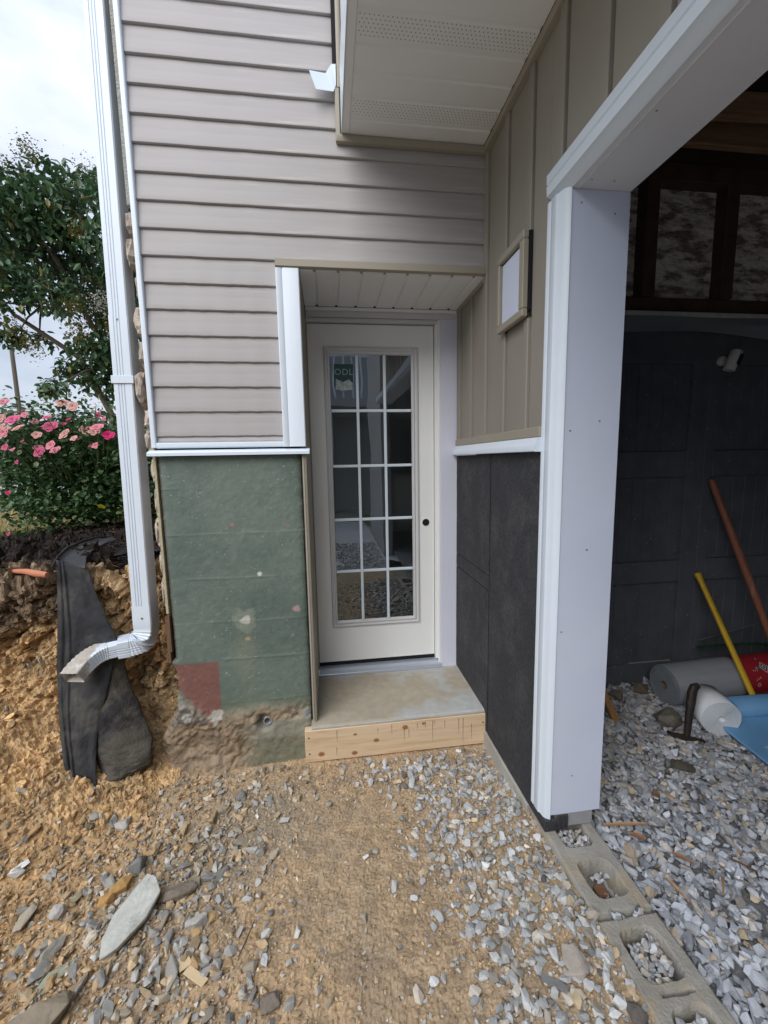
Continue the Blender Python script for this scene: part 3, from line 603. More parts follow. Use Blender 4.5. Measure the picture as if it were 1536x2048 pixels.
xs_ = [gx0]+mxs+[gx1]; zz = [gz0]+mzs+[gz1]
for i in range(3):
    for j in range(5):
        dxx = random.uniform(-.0006, .0006)
        p_ = MB(); p_.add([(xs_[i], DY+.007, zz[j]), (xs_[i+1], DY+.007+dxx*.6, zz[j]), (xs_[i+1], DY+.007+dxx*.4, zz[j+1]), (xs_[i], DY+.007, zz[j+1])], [(0, 1, 2, 3)])
        p_.obj('pane', M['glass'], dr)
bx('bore_hole', 'dark', dr, 1.4255-.0, 1.4255+.0, 0, 0, 0, 0, 0) if False else None
k = 24; kb = MB()
for (r, y) in ((.0215, DY-.0015),): kb.add([(1.426+r*math.cos(2*math.pi*i/k), y, 1.125+r*math.sin(2*math.pi*i/k)) for i in range(k)], [tuple(range(k))])
kb.obj('knob_hole', M['dark'], dr)
kb = MB(); vs = []
for r, y in ((.0210, DY-.002), (.0245, DY-.002), (.0255, DY)): vs += [(1.426+r*math.cos(2*math.pi*i/k), y, 1.125+r*math.sin(2*math.pi*i/k)) for i in range(k)]
kb.add(vs, [(a*k+i, a*k+(i+1) % k, (a+1)*k+(i+1) % k, (a+1)*k+i) for a in range(2) for i in range(k)]); kb.obj('hole_rim', M['door'], dr)
# sticker on the top left pane
st = MB().add([(.925, DY+.0055, 1.885), (1.028, DY+.0055, 1.885), (1.030, DY+.0055, 2.005), (.926, DY+.0055, 2.005)], [(0, 1, 2, 3)]).obj('sticker', M['sticker'], dr)
MB().add([(.932, DY+.0045, 1.872), (.965, DY+.0045, 1.866), (1.022, DY+.0045, 1.870), (1.026, DY+.0045, 1.905), (1.005, DY+.0045, 1.925), (.975, DY+.0045, 1.910), (.935, DY+.0045, 1.928)], [(0, 1, 2, 3, 4, 5, 6)]).obj('film_scrap', M['chip'], st)
tcv = bpy.data.curves.new('lettering', 'FONT'); tcv.body = 'ODL'; tcv.size = .046; tcv.align_x = 'CENTER'; tcv.extrude = .0003; tcv.space_character = 1.12; tcv.materials.append(mat('faded_print', (.22, .32, .31), .5, 0))
to = bpy.data.objects.new('lettering', tcv); COL.objects.link(to); to.parent = st; to.location = (.978, DY+.0045, 1.948); to.rotation_euler = (math.pi/2, 0, 0)
# frame, stops, casings, sill
df = thing('door_frame', 'white door frame with wide casing and aluminium sill round the entry door', 'door frame', (1.18, .45, .26))
bx('jamb', 'tantrim', df, .7853, .7885, .405, .50, .30, 2.225, .0005)
bx('jamb', 'door', df, 1.4775, 1.503, .432, .50, .30, 2.2125, .002); bx('head_jamb', 'frame', df, .7886, 1.503, .428, .50, 2.2128, 2.232, .002)
bx('weather_gap', 'dark', df, .7886, .7900, .47, .5, .30, 2.2127, 0); bx('weather_gap', 'dark', df, 1.4742, 1.4774, .470, .5, .30, 2.2127, 0); bx('weather_gap', 'dark', df, .79, 1.474, .475, .5, 2.2085, 2.2127, 0)
bx('weather_sweep', 'dark', df, .79, 1.474, .458, .5, .297, .3215, 0)
bx('casing', 'casing', df, 1.5035, 1.5985, .413, .5, .2615, 2.233, .002); bx('head_casing', 'frame', df, .7886, 1.5985, .418, .5, 2.2335, 2.2625, .002); bx('head_channel', 'soffit', df, .7886, 1.5985, .405, .5, 2.263, 2.2785, .002)
bx('brick_mould', 'door', df, 1.492, 1.5032, .420, .431, .2615, 2.232, .002)
MB().ext([(.395, .262), (.395, .272), (.399, .276), (.455, .296), (.50, .298), (.50, .262)], 'x', .786, 1.503).obj('sill', M['alu'], df, smooth=True)
# recess soffit: one strip per groove
rs_ = thing('recess_soffit', 'small white panelled soffit over the recessed entry door', 'soffit', (1.19, .2, 2.29))
for i in range(9):
    a = .7860 if i == 0 else .755+.0995*i; b = .755+.0995*(i+1)-.012; b = min(b, 1.5985)
    if b-a < .01: continue
    MB().ext([(a, 2.281), (a+.003, 2.279), (b-.003, 2.279), (b, 2.281), (b, 2.288), (a, 2.288)], 'y', .0, .404).obj('soffit_board', M['soffit'], rs_)
    if b < 1.59: MB().box(b+.0002, b+.0118, .0, .398, 2.284, 2.2875).obj('groove_strip', M['soffit'], rs_)
bx('backing', 'dark', rs_, .786, 1.599, -.0, .5, 2.2885, 2.31, 0)
# dark room behind the glass
rm = MB(); rm.box(.70, 1.595, .52, 3.6, .25, 2.6).obj('interior_room', M['room']); props(bpy.data.objects['interior_room'], kind='structure')

# ================================================================== STEP
stp_ = thing('door_step', 'concrete door step faced with a knotty pine form board', 'step', (1.17, .1, .1))
xs = np.linspace(.758, 1.5985, 140); ys = np.linspace(-.050, .41, 80); X, Y = np.meshgrid(xs, ys); Z = .2605+.0012*fbm(X, Y, None, 9, 4, .5, 5)-.006*sst(-.04, -.05, Y)
wet = sst(.42, .62, fbm(X, Y, None, 4, 4, .55, 17)*.5+.5+.25*np.exp(-(((X-1.1)/.28)**2+((Y-.12)/.14)**2)))
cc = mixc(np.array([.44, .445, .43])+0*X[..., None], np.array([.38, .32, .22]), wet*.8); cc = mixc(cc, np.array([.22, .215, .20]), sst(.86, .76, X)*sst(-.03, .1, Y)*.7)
cc = cc*(.9+.2*(fbm(X, Y, None, 30, 3, .6, 19)*.5+.5))[..., None]
gridmesh('concrete_top', X, Y, Z, 'green', cc, stp_)
bx('concrete_slab', 'conc', stp_, .7585, 1.5985, -.0165, .41, -.02, .2575, 0); bx('concrete_lip', 'conc', stp_, .7585, 1.5985, -.0525, -.0170, .2462, .2572, .002)
o = bx('form_board', 'pine', stp_, .727, 1.603, -.0545, -.0175, .087, .2458, .003); o.rotation_euler = (0, 0, 0)
for (x, z, r, e) in ((.80, .123, .012, 1.3), (.955, .112, .011, 1.3), (1.06, .165, .010, 1.4), (1.20, .215, .012, 1.2), (1.29, .226, .007, 1.2), (.96, .206, .006, 1.5)):
    k = 14
    for q, (rr_, m_) in enumerate(((1.5, 'rust'), (1, 'knot'))):
        kb = MB().add([(x+r*rr_*.7*e*math.cos(2*math.pi*i/k)*(1+.15*math.sin(3*i)), -.0549-.0003*q, z+r*rr_*.7*math.sin(2*math.pi*i/k)) for i in range(k)], [tuple(range(k))])
        kb.obj('knot', M['pine' if False else ('knot' if q else 'beamlight')], o)
for (x, z) in ((.745, .21), (.746, .13), (1.588, .20)):
    k = 10; MB().add([(x+.004*math.cos(2*math.pi*i/k), -.0550, z+.004*math.sin(2*math.pi*i/k)) for i in range(k)], [tuple(range(k))]).obj('screw', M['dark'], o)
for x, a, b in ((.875, .236, .18), (.872, .15, .105), (1.068, .225, .20), (1.135, .236, .185), (1.195, .205, .145), (1.218, .205, .16), (1.30, .236, .20), (1.335, .236, .125), (1.395, .23, .19), (1.465, .236, .15), (1.487, .236, .105), (1.53, .20, .12), (1.345, .236, .215), (1.26, .232, .20)):
    MB().add([(x-.0014, -.0550, a), (x+.0016, -.0550, a), (x+.0006, -.0550, b), (x-.0004, -.0550, b)], [(0, 1, 2, 3)]).obj('stain', M['stain'], o)

# ================================================================== GARAGE FRONT WALL (board and batten)
XB = 1.6
gw = thing('batten_wall', 'tan board and batten garage wall running from the recess towards the viewer', 'wall', (1.62, -.5, 1.6))
def vpanel(ya, yb, za, zb, name='siding_panel'): return bx(name, 'bb', gw, XB+.0005, XB+.012, ya, yb, za, zb, .001)
bat = [.365, .185, -.008, -.210, -.407, -.598, -.797, -.990, -1.185, -1.38, -1.575, -1.77, -1.965, -2.16]
def batten(y, za, zb): return MB().ext([(XB+.006, y-.0185), (XB-.007, y-.0175), (XB-.010, y-.013), (XB-.010, y+.013), (XB+.0, y+.022), (XB+.006, y+.022)], 'z', za, zb).obj('batten', M['bb'], gw)
bounds = [.404]+[b for b in bat]+[-2.36]
for i in range(len(bounds)-1):
    ya, yb = bounds[i+1]+.0003, bounds[i]-(.0235 if i else .0003)  # slot beside each batten bares black sheathing, a dark line standing in for shade
    za = 1.592 if yb > -.53 else 2.362
    zt = 2.2775 if ya > .0 else 2.772
    if i == 0: ya, yb = ya, .404
    if yb > -.53 and ya < -.53: vpanel(-.532, yb, 1.592, zt); vpanel(ya, -.5325, 2.362, zt)
    elif yb > .01 and ya < 0: vpanel(ya, yb, 1.592, 2.2775)
    elif ya < -.0 and -.25 < ya and yb < .01: vpanel(ya, yb, 1.592, zt)
    elif ya > 0: vpanel(ya, yb, za, 2.2775)
    else: vpanel(ya, yb, za, zt)
for y in bat:
    if y > .02: batten(y, 1.592, 2.2775)
    elif y > -.15: batten(y, 1.592, 2.772)
    elif y > -.45:
        batten(y, 1.592, 1.975); batten(y, 2.262, 2.772)
    else: batten(y, 2.362, 2.772)
vpanel(-.0, .03, 2.2785, 2.30) if False else None
bx('foot_trim', 'tantrim', gw, XB-.014, XB+.012, -.533, .404, 1.557, 1.5915, .002)
bx('corner_post', 'bb', gw, XB-.008, XB, .388, .404, 1.592, 2.2775, .002)
bx('roof_trim', 'tantrim', gw, XB-.022, XB+.012, -2.36, -.019, 2.7725, 2.799, .002)
MB().ext([(XB-.012, .0), (XB-.012, -.012), (XB, -.012), (XB, .0)], 'z', 2.283, 2.772).obj('inside_corner', M['tantrim'], gw)
bx('slope_trim', 'tantrim', gw, XB-.012, XB, .0005, .404, 2.262, 2.2785, .001)
bx('sheathing', 'dark', gw, XB+.0125, XB+.03, -2.36, .42, 2.362, 3.2, 0); bx('sheathing', 'dark', gw, XB+.0125, XB+.03, -.533, .42, 1.52, 2.3615, 0)
MB().ext([(XB+.012, 1.5565), (XB-.012, 1.5560), (XB-.028, 1.530), (XB-.030, 1.527), (XB-.030, 1.509), (XB-.026, 1.507), (XB+.012, 1.507)], 'y', -.534, .404).obj('drip_flashing', M['white'], gw, smooth=True)
# small framed cover plate
cp = thing('cover_plate', 'small white blank plate in a tan frame on the board and batten wall', 'cover plate', (1.58, -.31, 2.1))
y0, y1, za, zb = -.428, -.204, 1.978, 2.262
bx('plate', 'pvc', cp, XB-.020, XB-.0125, -.393, -.224, 2.012, 2.228, .001)
w = .032
bx('frame', 'tantrim', cp, XB-.034, XB-.0125, y0, y0+w, za+.028, zb-.028, .003); bx('frame', 'tantrim', cp, XB-.034, XB-.0125, y1-.018, y1, za+.028, zb-.028, .003)
bx('frame', 'tantrim', cp, XB-.034, XB-.0125, y0, y1, za, za+.0278, .003); bx('frame', 'tantrim', cp, XB-.034, XB-.0125, y0, y1, zb-.0278, zb, .003)
bx('backing', 'dark', cp, XB-.0123, XB-.0005, y0-.004, y1, za+.02, zb-.004, 0)

# charcoal panels on the foundation of the garage wall
fp = thing('foundation_panels', 'charcoal textured panels covering the lower garage wall', 'wall panel', (1.62, -.1, .2))
def fpan(ya, yb, za, zb):
    n = 24; ys = np.linspace(ya, yb, max(4, int((yb-ya)/.02))); zz = np.linspace(za, zb, max(4, int((zb-za)/.02))); Yg, Zg = np.meshgrid(ys, zz)
    Xg = XB+.001*fbm(Yg, Zg, None, 30, 3, .6, int(abs(ya)*100)); k_ = MB(); 
    b = MB().box(XB+.0035, XB+.045, ya, yb, za, zb); 
    nn_, kk = Yg.shape; v = [tuple(q) for q in np.stack([Xg, Yg, Zg], -1).reshape(-1, 3)]
    b.add(v, [(i*kk+j, i*kk+j+1, (i+1)*kk+j+1, (i+1)*kk+j) for i in range(nn_-1) for j in range(kk-1)]); b.obj('panel', M['foam'], fp)
fpan(-.078, .418, .158, .868); fpan(-.078, .418, .873, .9435); fpan(-.078, .418, .9475, 1.505); fpan(-.529, -.0845, .158, 1.505); bx('panel_toe', 'foam', fp, XB, XB+.045, -.629, -.5295, .158, .199, .001); bx('panel_toe', 'foam', fp, XB+.0453, XB+.090, -.626, -.6195, .158, .211, .001)
# block wall behind them with its end showing under the jamb
bw = thing('block_wall', 'grey concrete block core of the garage wall, its end showing under the white jamb', 'block wall', (1.72, -.2, .15))
bx('wall_core', 'cmug', bw, 1.647, 1.79, -.618, .45, .158, 1.50, .003); 0
bx('footing', 'conc', bw, 1.592, 1.80, -.505, .45, .02, .1565, .002)
for k in range(4):
    bx('stud_block', 'cmug', bw, 1.647, 1.79, -.612, .24, 1.5005+.3*k, 1.7995+.3*k, .002) if k < 2 else None
bx('wall_framing', 'darkwood', bw, 1.647, 1.79, -.60, .24, 2.101, 3.2, 0)
bx('header_framing', 'darkwood', bw, 1.647, 1.79, -3.3, -.601, 2.365, 3.2, 0)

# ================================================================== GARAGE OPENING TRIM
ot = thing('opening_trim', 'white trim boards lining the jamb and header of the garage opening', 'door trim', (1.72, -.6, .2))
bx('jamb_board', 'pvc', ot, 1.6225, 1.815, -.620, -.6005, .212, 2.279, .0015)
MB().ext([(1.5945, -.533), (1.5945, -.548), (1.5975, -.552), (1.5945, -.556), (1.5950, -.584), (1.6000, -.590), (1.6030, -.606), (1.6080, -.616), (1.6220, -.6235), (1.6222, -.601), (1.646, -.601), (1.646, -.533)], 'z', .200, 2.281).obj('jamb_moulding', M['white'], ot, smooth=True)
bx('header_board', 'hdr', ot, 1.6225, 1.815, -3.3, -.6005, 2.2795, 2.300, .0015)
MB().ext([(1.5885, 2.361), (1.5885, 2.335), (1.592, 2.331), (1.5885, 2.327), (1.5905, 2.300), (1.6020, 2.294), (1.6100, 2.286), (1.6222, 2.2785), (1.6224, 2.301), (1.646, 2.301), (1.646, 2.361)], 'y', -3.3, -.5335).obj('header_moulding', M['white'], ot, smooth=True)
bx('header_lip', 'hdr', ot, 1.6400, 1.6460, -3.3, -.621, 2.2765, 2.2793, .0008)
nl = MB()
for x, z in ((1.655, 2.24), (1.765, 2.215), (1.745, 1.60), (1.645, 1.57), (1.64, .9), (1.70, .36), (1.72, 1.18)):
    k = 8; nl.add([(x+.0034*math.cos(2*math.pi*i/k), -.6208, z+.0028*math.sin(2*math.pi*i/k)) for i in range(k)], [tuple(range(k))])
for y, x in ((-.66, 1.66), (-.66, 1.73), (-.9, 1.66)):
    k = 8; nl.add([(x+.0034*math.cos(2*math.pi*i/k), y+.0028*math.sin(2*math.pi*i/k), 2.2790) for i in range(k)], [tuple(range(k))])
o = nl.obj('nail_heads', M['steel'], ot); o['kind'] = 'stuff'

# ================================================================== PORCH ROOF
prf = thing('roof_overhang', 'white vented soffit and fascia of the roof overhang along the garage wall', 'roof overhang', (1.3, -.5, 2.8))
yg = 0.
kk = 0
while yg > -2.35:
    a, b = yg-.1005, yg
    vent = kk % 3 == 1
    MB().ext([(a+.001, 2.8025), (a+.014, 2.8035), (a+.020, 2.800), (b-.001, 2.800), (b-.0005, 2.8035), (b-.0005, 2.808), (a+.001, 2.808)], 'x', 1.009, 1.5775).obj('soffit_board', M['soffit'], prf, smooth=False)
    if vent and yg > -1.6:
        h = MB(); r = .0018
        for iy in range(6):
            yy = a+.024+iy*.0125
            for ix in range(40):
                xx = 1.018+ix*.0140+(.007 if iy % 2 else 0)
                if xx > 1.572: continue
                h.add([(xx+r*math.cos(t), yy+r*math.sin(t), 2.7996) for t in (0, 1.05, 2.1, 3.14, 4.19, 5.24)], [(0, 1, 2, 3, 4, 5)])
        o = h.obj('vent_holes', M['dark'], prf); o['kind'] = 'stuff'
    yg -= .1005; kk += 1
bx('soffit_frame', 'soffit', prf, .9805, 1.0085, -2.36, -.019, 2.7985, 2.806, .001)
bx('fascia', 'white', prf, .9765, .9803, -2.36, -.019, 2.797, 3.02, .001); bx('fascia', 'white', prf, .9865, .990, -2.36, -.019, 3.0205, 3.3, .001)
bx('roof_deck', 'dark', prf, .9905, 2.3, -2.36, -.015, 2.9, 2.93, 0); bx('roof_deck', 'dark', prf, .9905, 2.3, -2.36, -.015, 3.27, 3.33, 0)

# ================================================================== GARAGE INTERIOR
gi = thing('garage_back_wall', 'dark garage back wall with studs, peeling boards and a dusty ledge above', 'wall', (3.0, .26, .12))
YB = .25
bx('lower_wall', 'garwall', gi, 1.80, 6.5, YB+.032, YB+.06, .0, 2.21, 0); bx('upper_boards', 'darkwood', gi, 1.80, 6.5, YB+.0, YB+.06, 2.9655, 3.219, 0); bx('rear_sheathing', 'darkwood', gi, 1.80, 6.5, YB+.061, YB+.1, .0, 3.219, 0)
bx('ledge', 'ledge', gi, 1.80, 6.5, YB-.045, YB+.05, 2.2105, 2.236, .003)
bx('sill_plate', 'darkwood', gi, 1.80, 6.5, YB-.005, YB+.06, 2.2365, 2.318, .003); bx('top_plate', 'darkwood', gi, 1.80, 6.5, YB-.02, YB+.06, 2.882, 2.965, .003)
for i in range(9): bx('stud', 'darkwood', gi, 2.078+.463*i, 2.150+.463*i, YB-.02, YB+.06, 2.3185, 2.8815, .003)
for i in range(9):
    a = 2.1505+.463*i if i else 2.1505; xx = np.linspace(a+.0005, a+.390, 60); zz = np.linspace(2.319, 2.881, 90); X, Z = np.meshgrid(xx, zz)
    Y = YB+.052+.004*fbm(X, Z*2, None, 8, 4, .6, i); gridmesh('peeling_board', X, Y, Z, 'peel', None, gi, smooth=False)
tp = MB(); xs = np.linspace(1.81, 6.4, 90); vs = []
for x in xs: vs += [(x, YB-.047+.004*math.sin(x*9), 2.2100), (x, YB-.052+.010*math.sin(x*5+1), 2.170), (x, YB-.040+.014*math.sin(x*4), 2.118+.016*math.sin(x*2.6+1.2)+.006*math.sin(x*7))]
tp.add(vs, [(3*i+j, 3*i+j+1, 3*i+4+j, 3*i+3+j) for i in range(89) for j in (0, 1)]); tp.obj('tarp_valance', M['tarp'], gi, smooth=True)
gd = thing('carriage_door', 'black painted panelled carriage doors filling the lower garage back wall', 'door', (3.0, .25, .12))
cols = [(1.86, 2.15), (2.34, 2.893), (3.062, 3.60), (3.77, 4.31), (4.48, 5.02)]; rows = [(.255, .748), (.876, 1.362), (1.506, 1.98)]
sx_ = [1.80]+[v for c_ in cols for v in c_]+[5.2]
for i in range(0, len(sx_), 2):
    a, b = sx_[i], sx_[i+1]
    if abs(a-2.893) < .01: bx('stile', 'garwall', gd, a, 3.0005, YB, YB+.03, .11, 2.205, .002); bx('stile', 'garwall', gd, 3.003, b, YB+.0015, YB+.03, .11, 2.205, .002)
    else: bx('stile', 'garwall', gd, a, b, YB, YB+.03, .11, 2.205, .002)
for a, b in cols:
    for c_, d_ in ((.11, .255), (.748, .876), (1.362, 1.506), (1.98, 2.205)): bx('rail', 'garwall', gd, a+.0005, b-.0005, YB+.001, YB+.03, c_, d_, .002)
    n = max(1, round((b-a)/.078))
    for c_, d_ in rows:
        for k in range(n): bx('plank', 'garwall', gd, a+(b-a)*k/n+.0012, a+(b-a)*(k+1)/n-.0012, YB+.014, YB+.03, c_+.0005, d_-.0005, .002)
sp_ = MB()
for i in range(150):
    x = 2.42+random.random()**1*.75; z = .2+random.random()**1.3*1.7; r = random.uniform(.0012, .0035); k = 6
    sp_.add([(x+r*math.cos(t*1.047), YB-.0006, z+r*1.2*math.sin(t*1.047)) for t in range(6)], [tuple(range(6))])
sp_.box(2.60, 2.87, YB-.003, YB-.0008, .262, .268)
o = sp_.obj('paint_specks', M['speck'], gd); o['kind'] = 'stuff'
# roof timbers
for i in range(6):
    y = .12-.42*i; o = bx('ceiling_joist', 'beamlight' if i < 3 else 'beam', None, 1.80, 6.4, y-.019, y+.019, 2.966, 3.115, .003)
    props(o, ['weathered joist nearest the garage back wall', 'second weathered joist out from the garage back wall', 'third weathered joist out from the garage back wall', 'fourth dark joist out from the garage back wall', 'fifth dark joist out from the garage back wall', 'sixth dark joist out from the garage back wall'][i], 'joist', 'joists under the garage roof')
o = MB().add([(2.2, -.05, 3.02), (2.2, -.05, 2.93), (4.6, -.12, 2.97), (4.6, -.12, 3.06), (2.2, -.09, 3.02), (2.2, -.09, 2.93), (4.6, -.16, 2.97), (4.6, -.16, 3.06)], [(0, 1, 2, 3), (4, 7, 6, 5), (0, 3, 7, 4), (1, 5, 6, 2), (0, 4, 5, 1), (3, 2, 6, 7)]).obj('truss_brace', M['beamlight'])
props(o, 'slanting timber brace between the garage joists, just above the wall plate', 'brace')
gs = MB(); gs.box(1.80, 6.5, -5.0, .35, 3.22, 3.26).obj('garage_roof', M['darkwood']); props(bpy.data.objects['garage_roof'], 'dark boarded garage roof above the joists', 'roof')
o = MB().box(6.5, 6.56, -5.0, .35, -.1, 3.3).obj('garage_side_wall', M['plastic']); props(o, 'unseen far side wall of the garage, made pale to bounce light', 'wall')  # out of view; white so it bounces fill light into the garage
o = MB().box(1.65, 6.5, -5.06, -5.0, -.1, 3.3).obj('garage_front_wall', M['plastic']); props(o, 'unseen garage wall opposite the carriage doors, made pale to bounce light', 'wall')  # also unseen; whitened to throw daylight back into the dark interior
o = MB().box(1.65, 1.79, -5.0, -3.32, -.1, 3.3).obj('opening_side_wall', M['clad']); props(o, 'tan wall on the near side of the garage opening', 'wall')
# spotlight
scn = thing('spotlight', 'small white cylindrical spotlight mounted on the black carriage door', 'light fixture', (3.08, .25, 2.0))
b_ = MB(); bm2 = [(0, .0), (.022, .002), (.027, .012), (.024, .024), (.012, .033), (0, .035)]; k = 20; vs = []
for r, h in bm2[1:-1]: vs += [(3.047+r*math.cos(2*math.pi*i/k), YB-h, 1.994+r*math.sin(2*math.pi*i/k)) for i in range(k)]
b_.add(vs, [(a*k+i, a*k+(i+1) % k, (a+1)*k+(i+1) % k, (a+1)*k+i) for a in range(3) for i in range(k)]+[tuple(range(3*k, 4*k))]); b_.obj('mount', M['plastic'], scn, smooth=True)
hd = MB(); A = Vector((3.034, YB-.072, 1.932)); B = Vector((3.066, YB-.082, 2.032)); t = (B-A).normalized()
hd.tube([A, A+t*.004, B-t*.004, B], [.026, .0285, .0285, .026], 24); hd.obj('head', M['plastic'], scn, smooth=True)
hd = MB(); hd.tube([A+t*.028+Vector((.0125, -.012, 0)), B-t*.022+Vector((.0125, -.012, 0))], .0205, 20); hd.obj('lens', M['dark'], scn, smooth=True)

# ================================================================== CONCRETE BLOCKS in the threshold
def block(ya, yb, cells, slots, label):
    t_ = thing('concrete_block', label, 'concrete block', (1.70, (ya+yb)/2, .06), 'concrete blocks laid across the garage opening')
    xa, xb2 = 1.604, 1.792; n = 150; xs = np.linspace(xa, xb2, 96); ys = np.linspace(ya, yb, 200); X, Y = np.meshgrid(xs, ys)
    Z = .1555+.0015*fbm(X, Y, None, 22, 3, .6, 3)
    dep = np.zeros_like(X)
    for (c0, c1_, x0_, x1_) in cells+slots:
        cxm, cym = (x0_+x1_)/2, (c0+c1_)/2; hx, hy = (x1_-x0_)/2, (c1_-c0)/2
        q = (np.abs((X-cxm)/hx)**5+np.abs((Y-cym)/hy)**5)**.2+.06*fbm(X, Y, None, 25, 3, .6, int(abs(cym)*1000)); dep = np.maximum(dep, sst(1.04, .96, q))
    Z = Z-dep*.09; ed = np.minimum(np.minimum(X-xa, xb2-X), np.minimum(Y-ya, yb-Y)); Z = Z-.004*sst(.007, 0, ed+.004*fbm(X, Y, None, 35, 3, .6, 9))
    ed0 = ed < 1e-9; Z = np.where(ed0, .05, Z)
    gridmesh('block_top', X, Y, Z, 'cmu', None, t_)
block(-.905, -.515, [(-.862, -.745, 1.645, 1.752), (-.695, -.56, 1.645, 1.752)], [], 'concrete block whose open cell holds a scrap of brown brick')
block(-1.312, -.918, [(-1.072, -.952, 1.640, 1.752), (-1.27, -1.125, 1.645, 1.752)], [(-1.102, -1.090, 1.655, 1.745)], 'concrete block with both cells filled with gravel, at the bottom edge')
block(-1.72, -1.325, [(-1.47, -1.36, 1.645, 1.752), (-1.68, -1.53, 1.645, 1.752)], [], 'concrete block furthest from the jamb in the threshold')
o = bx('brick_scrap', 'woodchip', None, 1.672, 1.710, -.835, -.795, .095, .125, .004); o.rotation_euler = (0, 0, 0); props(o, 'broken brown brick scrap lying in the open cell of the first concrete block', 'brick scrap')

# ================================================================== GRAVEL
def gcol(n, warm=.08, tint=(1, 1, 1)):
    v = RNG.normal(.39, .10, n).clip(.10, .70)[:, None]; c = v*np.array([.96, .995, 1.03])
    k = RNG.random(n); w = k < warm; c[w] = v[w]*np.array([1.12, .90, .62]); g = (k > .8); c[g] = v[g]*np.array([1.08, 1.0, .88]); return c*np.array(tint)
def flatang(n, t=.45): return np.stack([RNG.normal(0, t, n), RNG.normal(0, t, n), RNG.uniform(0, 6.283, n)], 1)
# garage gravel bed
X, Y = np.meshgrid(np.linspace(1.79, 6.5, 200), np.linspace(-5.0, .3, 220)); Zg = .112+.012*fbm(X, Y, None, 3, 3, .5, 1)+.03*sst(2.35, 3.0, X)*sst(-.3, .0, Y)
gb = gridmesh('gravel_bed', X, Y, Zg, mat('gravel_bed', (.16, .165, .17), .95, .4, 60, bump=1, bs=60, bdist=.01)); props(gb, kind='structure')
n = 26000; x = np.where(RNG.random(n) < .86, RNG.uniform(1.80, 3.7, n), RNG.uniform(3.7, 6.2, n)); y = RNG.uniform(-2.4, .24, n)
k = (y > -1.5) | (RNG.random(n) < .35); x, y = x[k], y[k]; n = len(x)
sz = RNG.lognormal(math.log(.030), .30, n).clip(.012, .055); z = .112+.012*fbm(x, y, None, 3, 3, .5, 1)+.03*sst(2.35, 3.0, x)*sst(-.3, .0, y)+RNG.uniform(.0, .022, n)
o = link('gravel', scatter_mesh('gravel', np.stack([x, y, z], 1), sz, flatang(n, .5), gcol(n, .05, (.98, 1.0, 1.05)))); props(o, 'blue grey crushed stone covering the garage floor', 'gravel', kind='stuff')
# gravel in the block cells
n = 420; cells = [(-1.072, -.952), (-1.27, -1.125), (-.695, -.60), (-.862, -.745), (-1.47, -1.36)]; P_ = []
for c0, c1_ in cells:
    kq = 26 if c0 == -.862 else 90; P_.append(np.stack([RNG.uniform(1.655, 1.745, kq), RNG.uniform(c0+.012, c1_-.012, kq), (RNG.uniform(.10, .118, kq) if c0 in (-.862,) else RNG.uniform(.118, .143, kq))], 1))
P_.append(np.stack([RNG.uniform(1.65, 1.75, 14), RNG.uniform(-.916, -.906, 14), RNG.uniform(.148, .158, 14)], 1))
P_ = np.concatenate(P_); n = len(P_); o = link('gravel', scatter_mesh('gravel', P_, RNG.uniform(.014, .028, n), flatang(n, .5), gcol(n, .05))); props(o, 'gravel filling the cells of the threshold blocks', 'gravel', kind='stuff')
# outside gravel, densities by place
def dens(x, y):
    d = .10+.0*x
    d = d+1.5*sst(1.14, 1.40, x+.10*fbm(x, y, None, 5, 3, .5, 2)-.10*sst(-.9, -.3, y)*0)*sst(-.13, -.2, y)                  # band along the blocks
    d = d+.75*np.exp(-(((x-1.28)/.34)**2+((y+.17)/.11)**2))                            # below the board, right
    d = d+.55*np.exp(-(((x-1.45)/.25)**2+((y+.5)/.35)**2))
    d = d+.55*np.exp(-(((x-.50)/.16)**2+((y+.20)/.08)**2))+.45*np.exp(-(((x-.38)/.2)**2+((y+.42)/.16)**2))
    d = d+.55*np.exp(-(((x-.42)/.26)**2+((y+.85)/.28)**2))+.35*np.exp(-(((x-.15)/.3)**2+((y+.65)/.25)**2))
    d = d*(1-.97*np.exp(-((((x-.88)/.30)**2+((y+.62)/.40)**2)**1.5)))+.015
    d = d*np.where(x < .0, .45, 1)
    return d
def outside(n, s0, s1, col, zoff, pw=1.):
    x = RNG.uniform(-1.2, 1.60, n); y = RNG.uniform(-1.75, .05, n); k = RNG.random(n) < dens(x, y)**pw; x, y = x[k], y[k]
    k = (y < -.06-.02*(x > .7)) & ~((x < .1) & (y > -.2)); x, y = x[k], y[k]; n = len(x)
    sz = (s0*.7)*((s1*1.2/(s0*.7))**(RNG.random(n)**1.25)); z = G(x, y)+fbm(x, y, None, 4, 4, .5, 1)*.016+zoff*sz
    return np.stack([x, y, z], 1), sz, flatang(n, .4), n
P_, sz, an, n = outside(19000, .014, .034, 0, .22); lf_ = sst(1.15, .75, P_[:, 0])[:, None]; c = gcol(n, .07, (1.06, 1.04, .99))*(1-lf_)+gcol(n, .30, (1.06, .99, .87))*.90*lf_; o = link('gravel', scatter_mesh('gravel', P_, sz, an, c)); props(o, 'pale crushed stone scattered over the dirt outside', 'gravel', kind='stuff')
P_, sz, an, n = outside(60000, .004, .013, 0, .2, .45); c = gcol(n, .3, (1.1, 1.0, .85)); kd = RNG.random(n) < .62; c[kd] = np.array([.42, .31, .195])*RNG.uniform(.6, 1.25, kd.sum())[:, None]; o = link('grit', scatter_mesh('grit', P_, sz, an, c)); props(o, 'fine grit and pebbles over the dirt outside', 'gravel', kind='stuff')
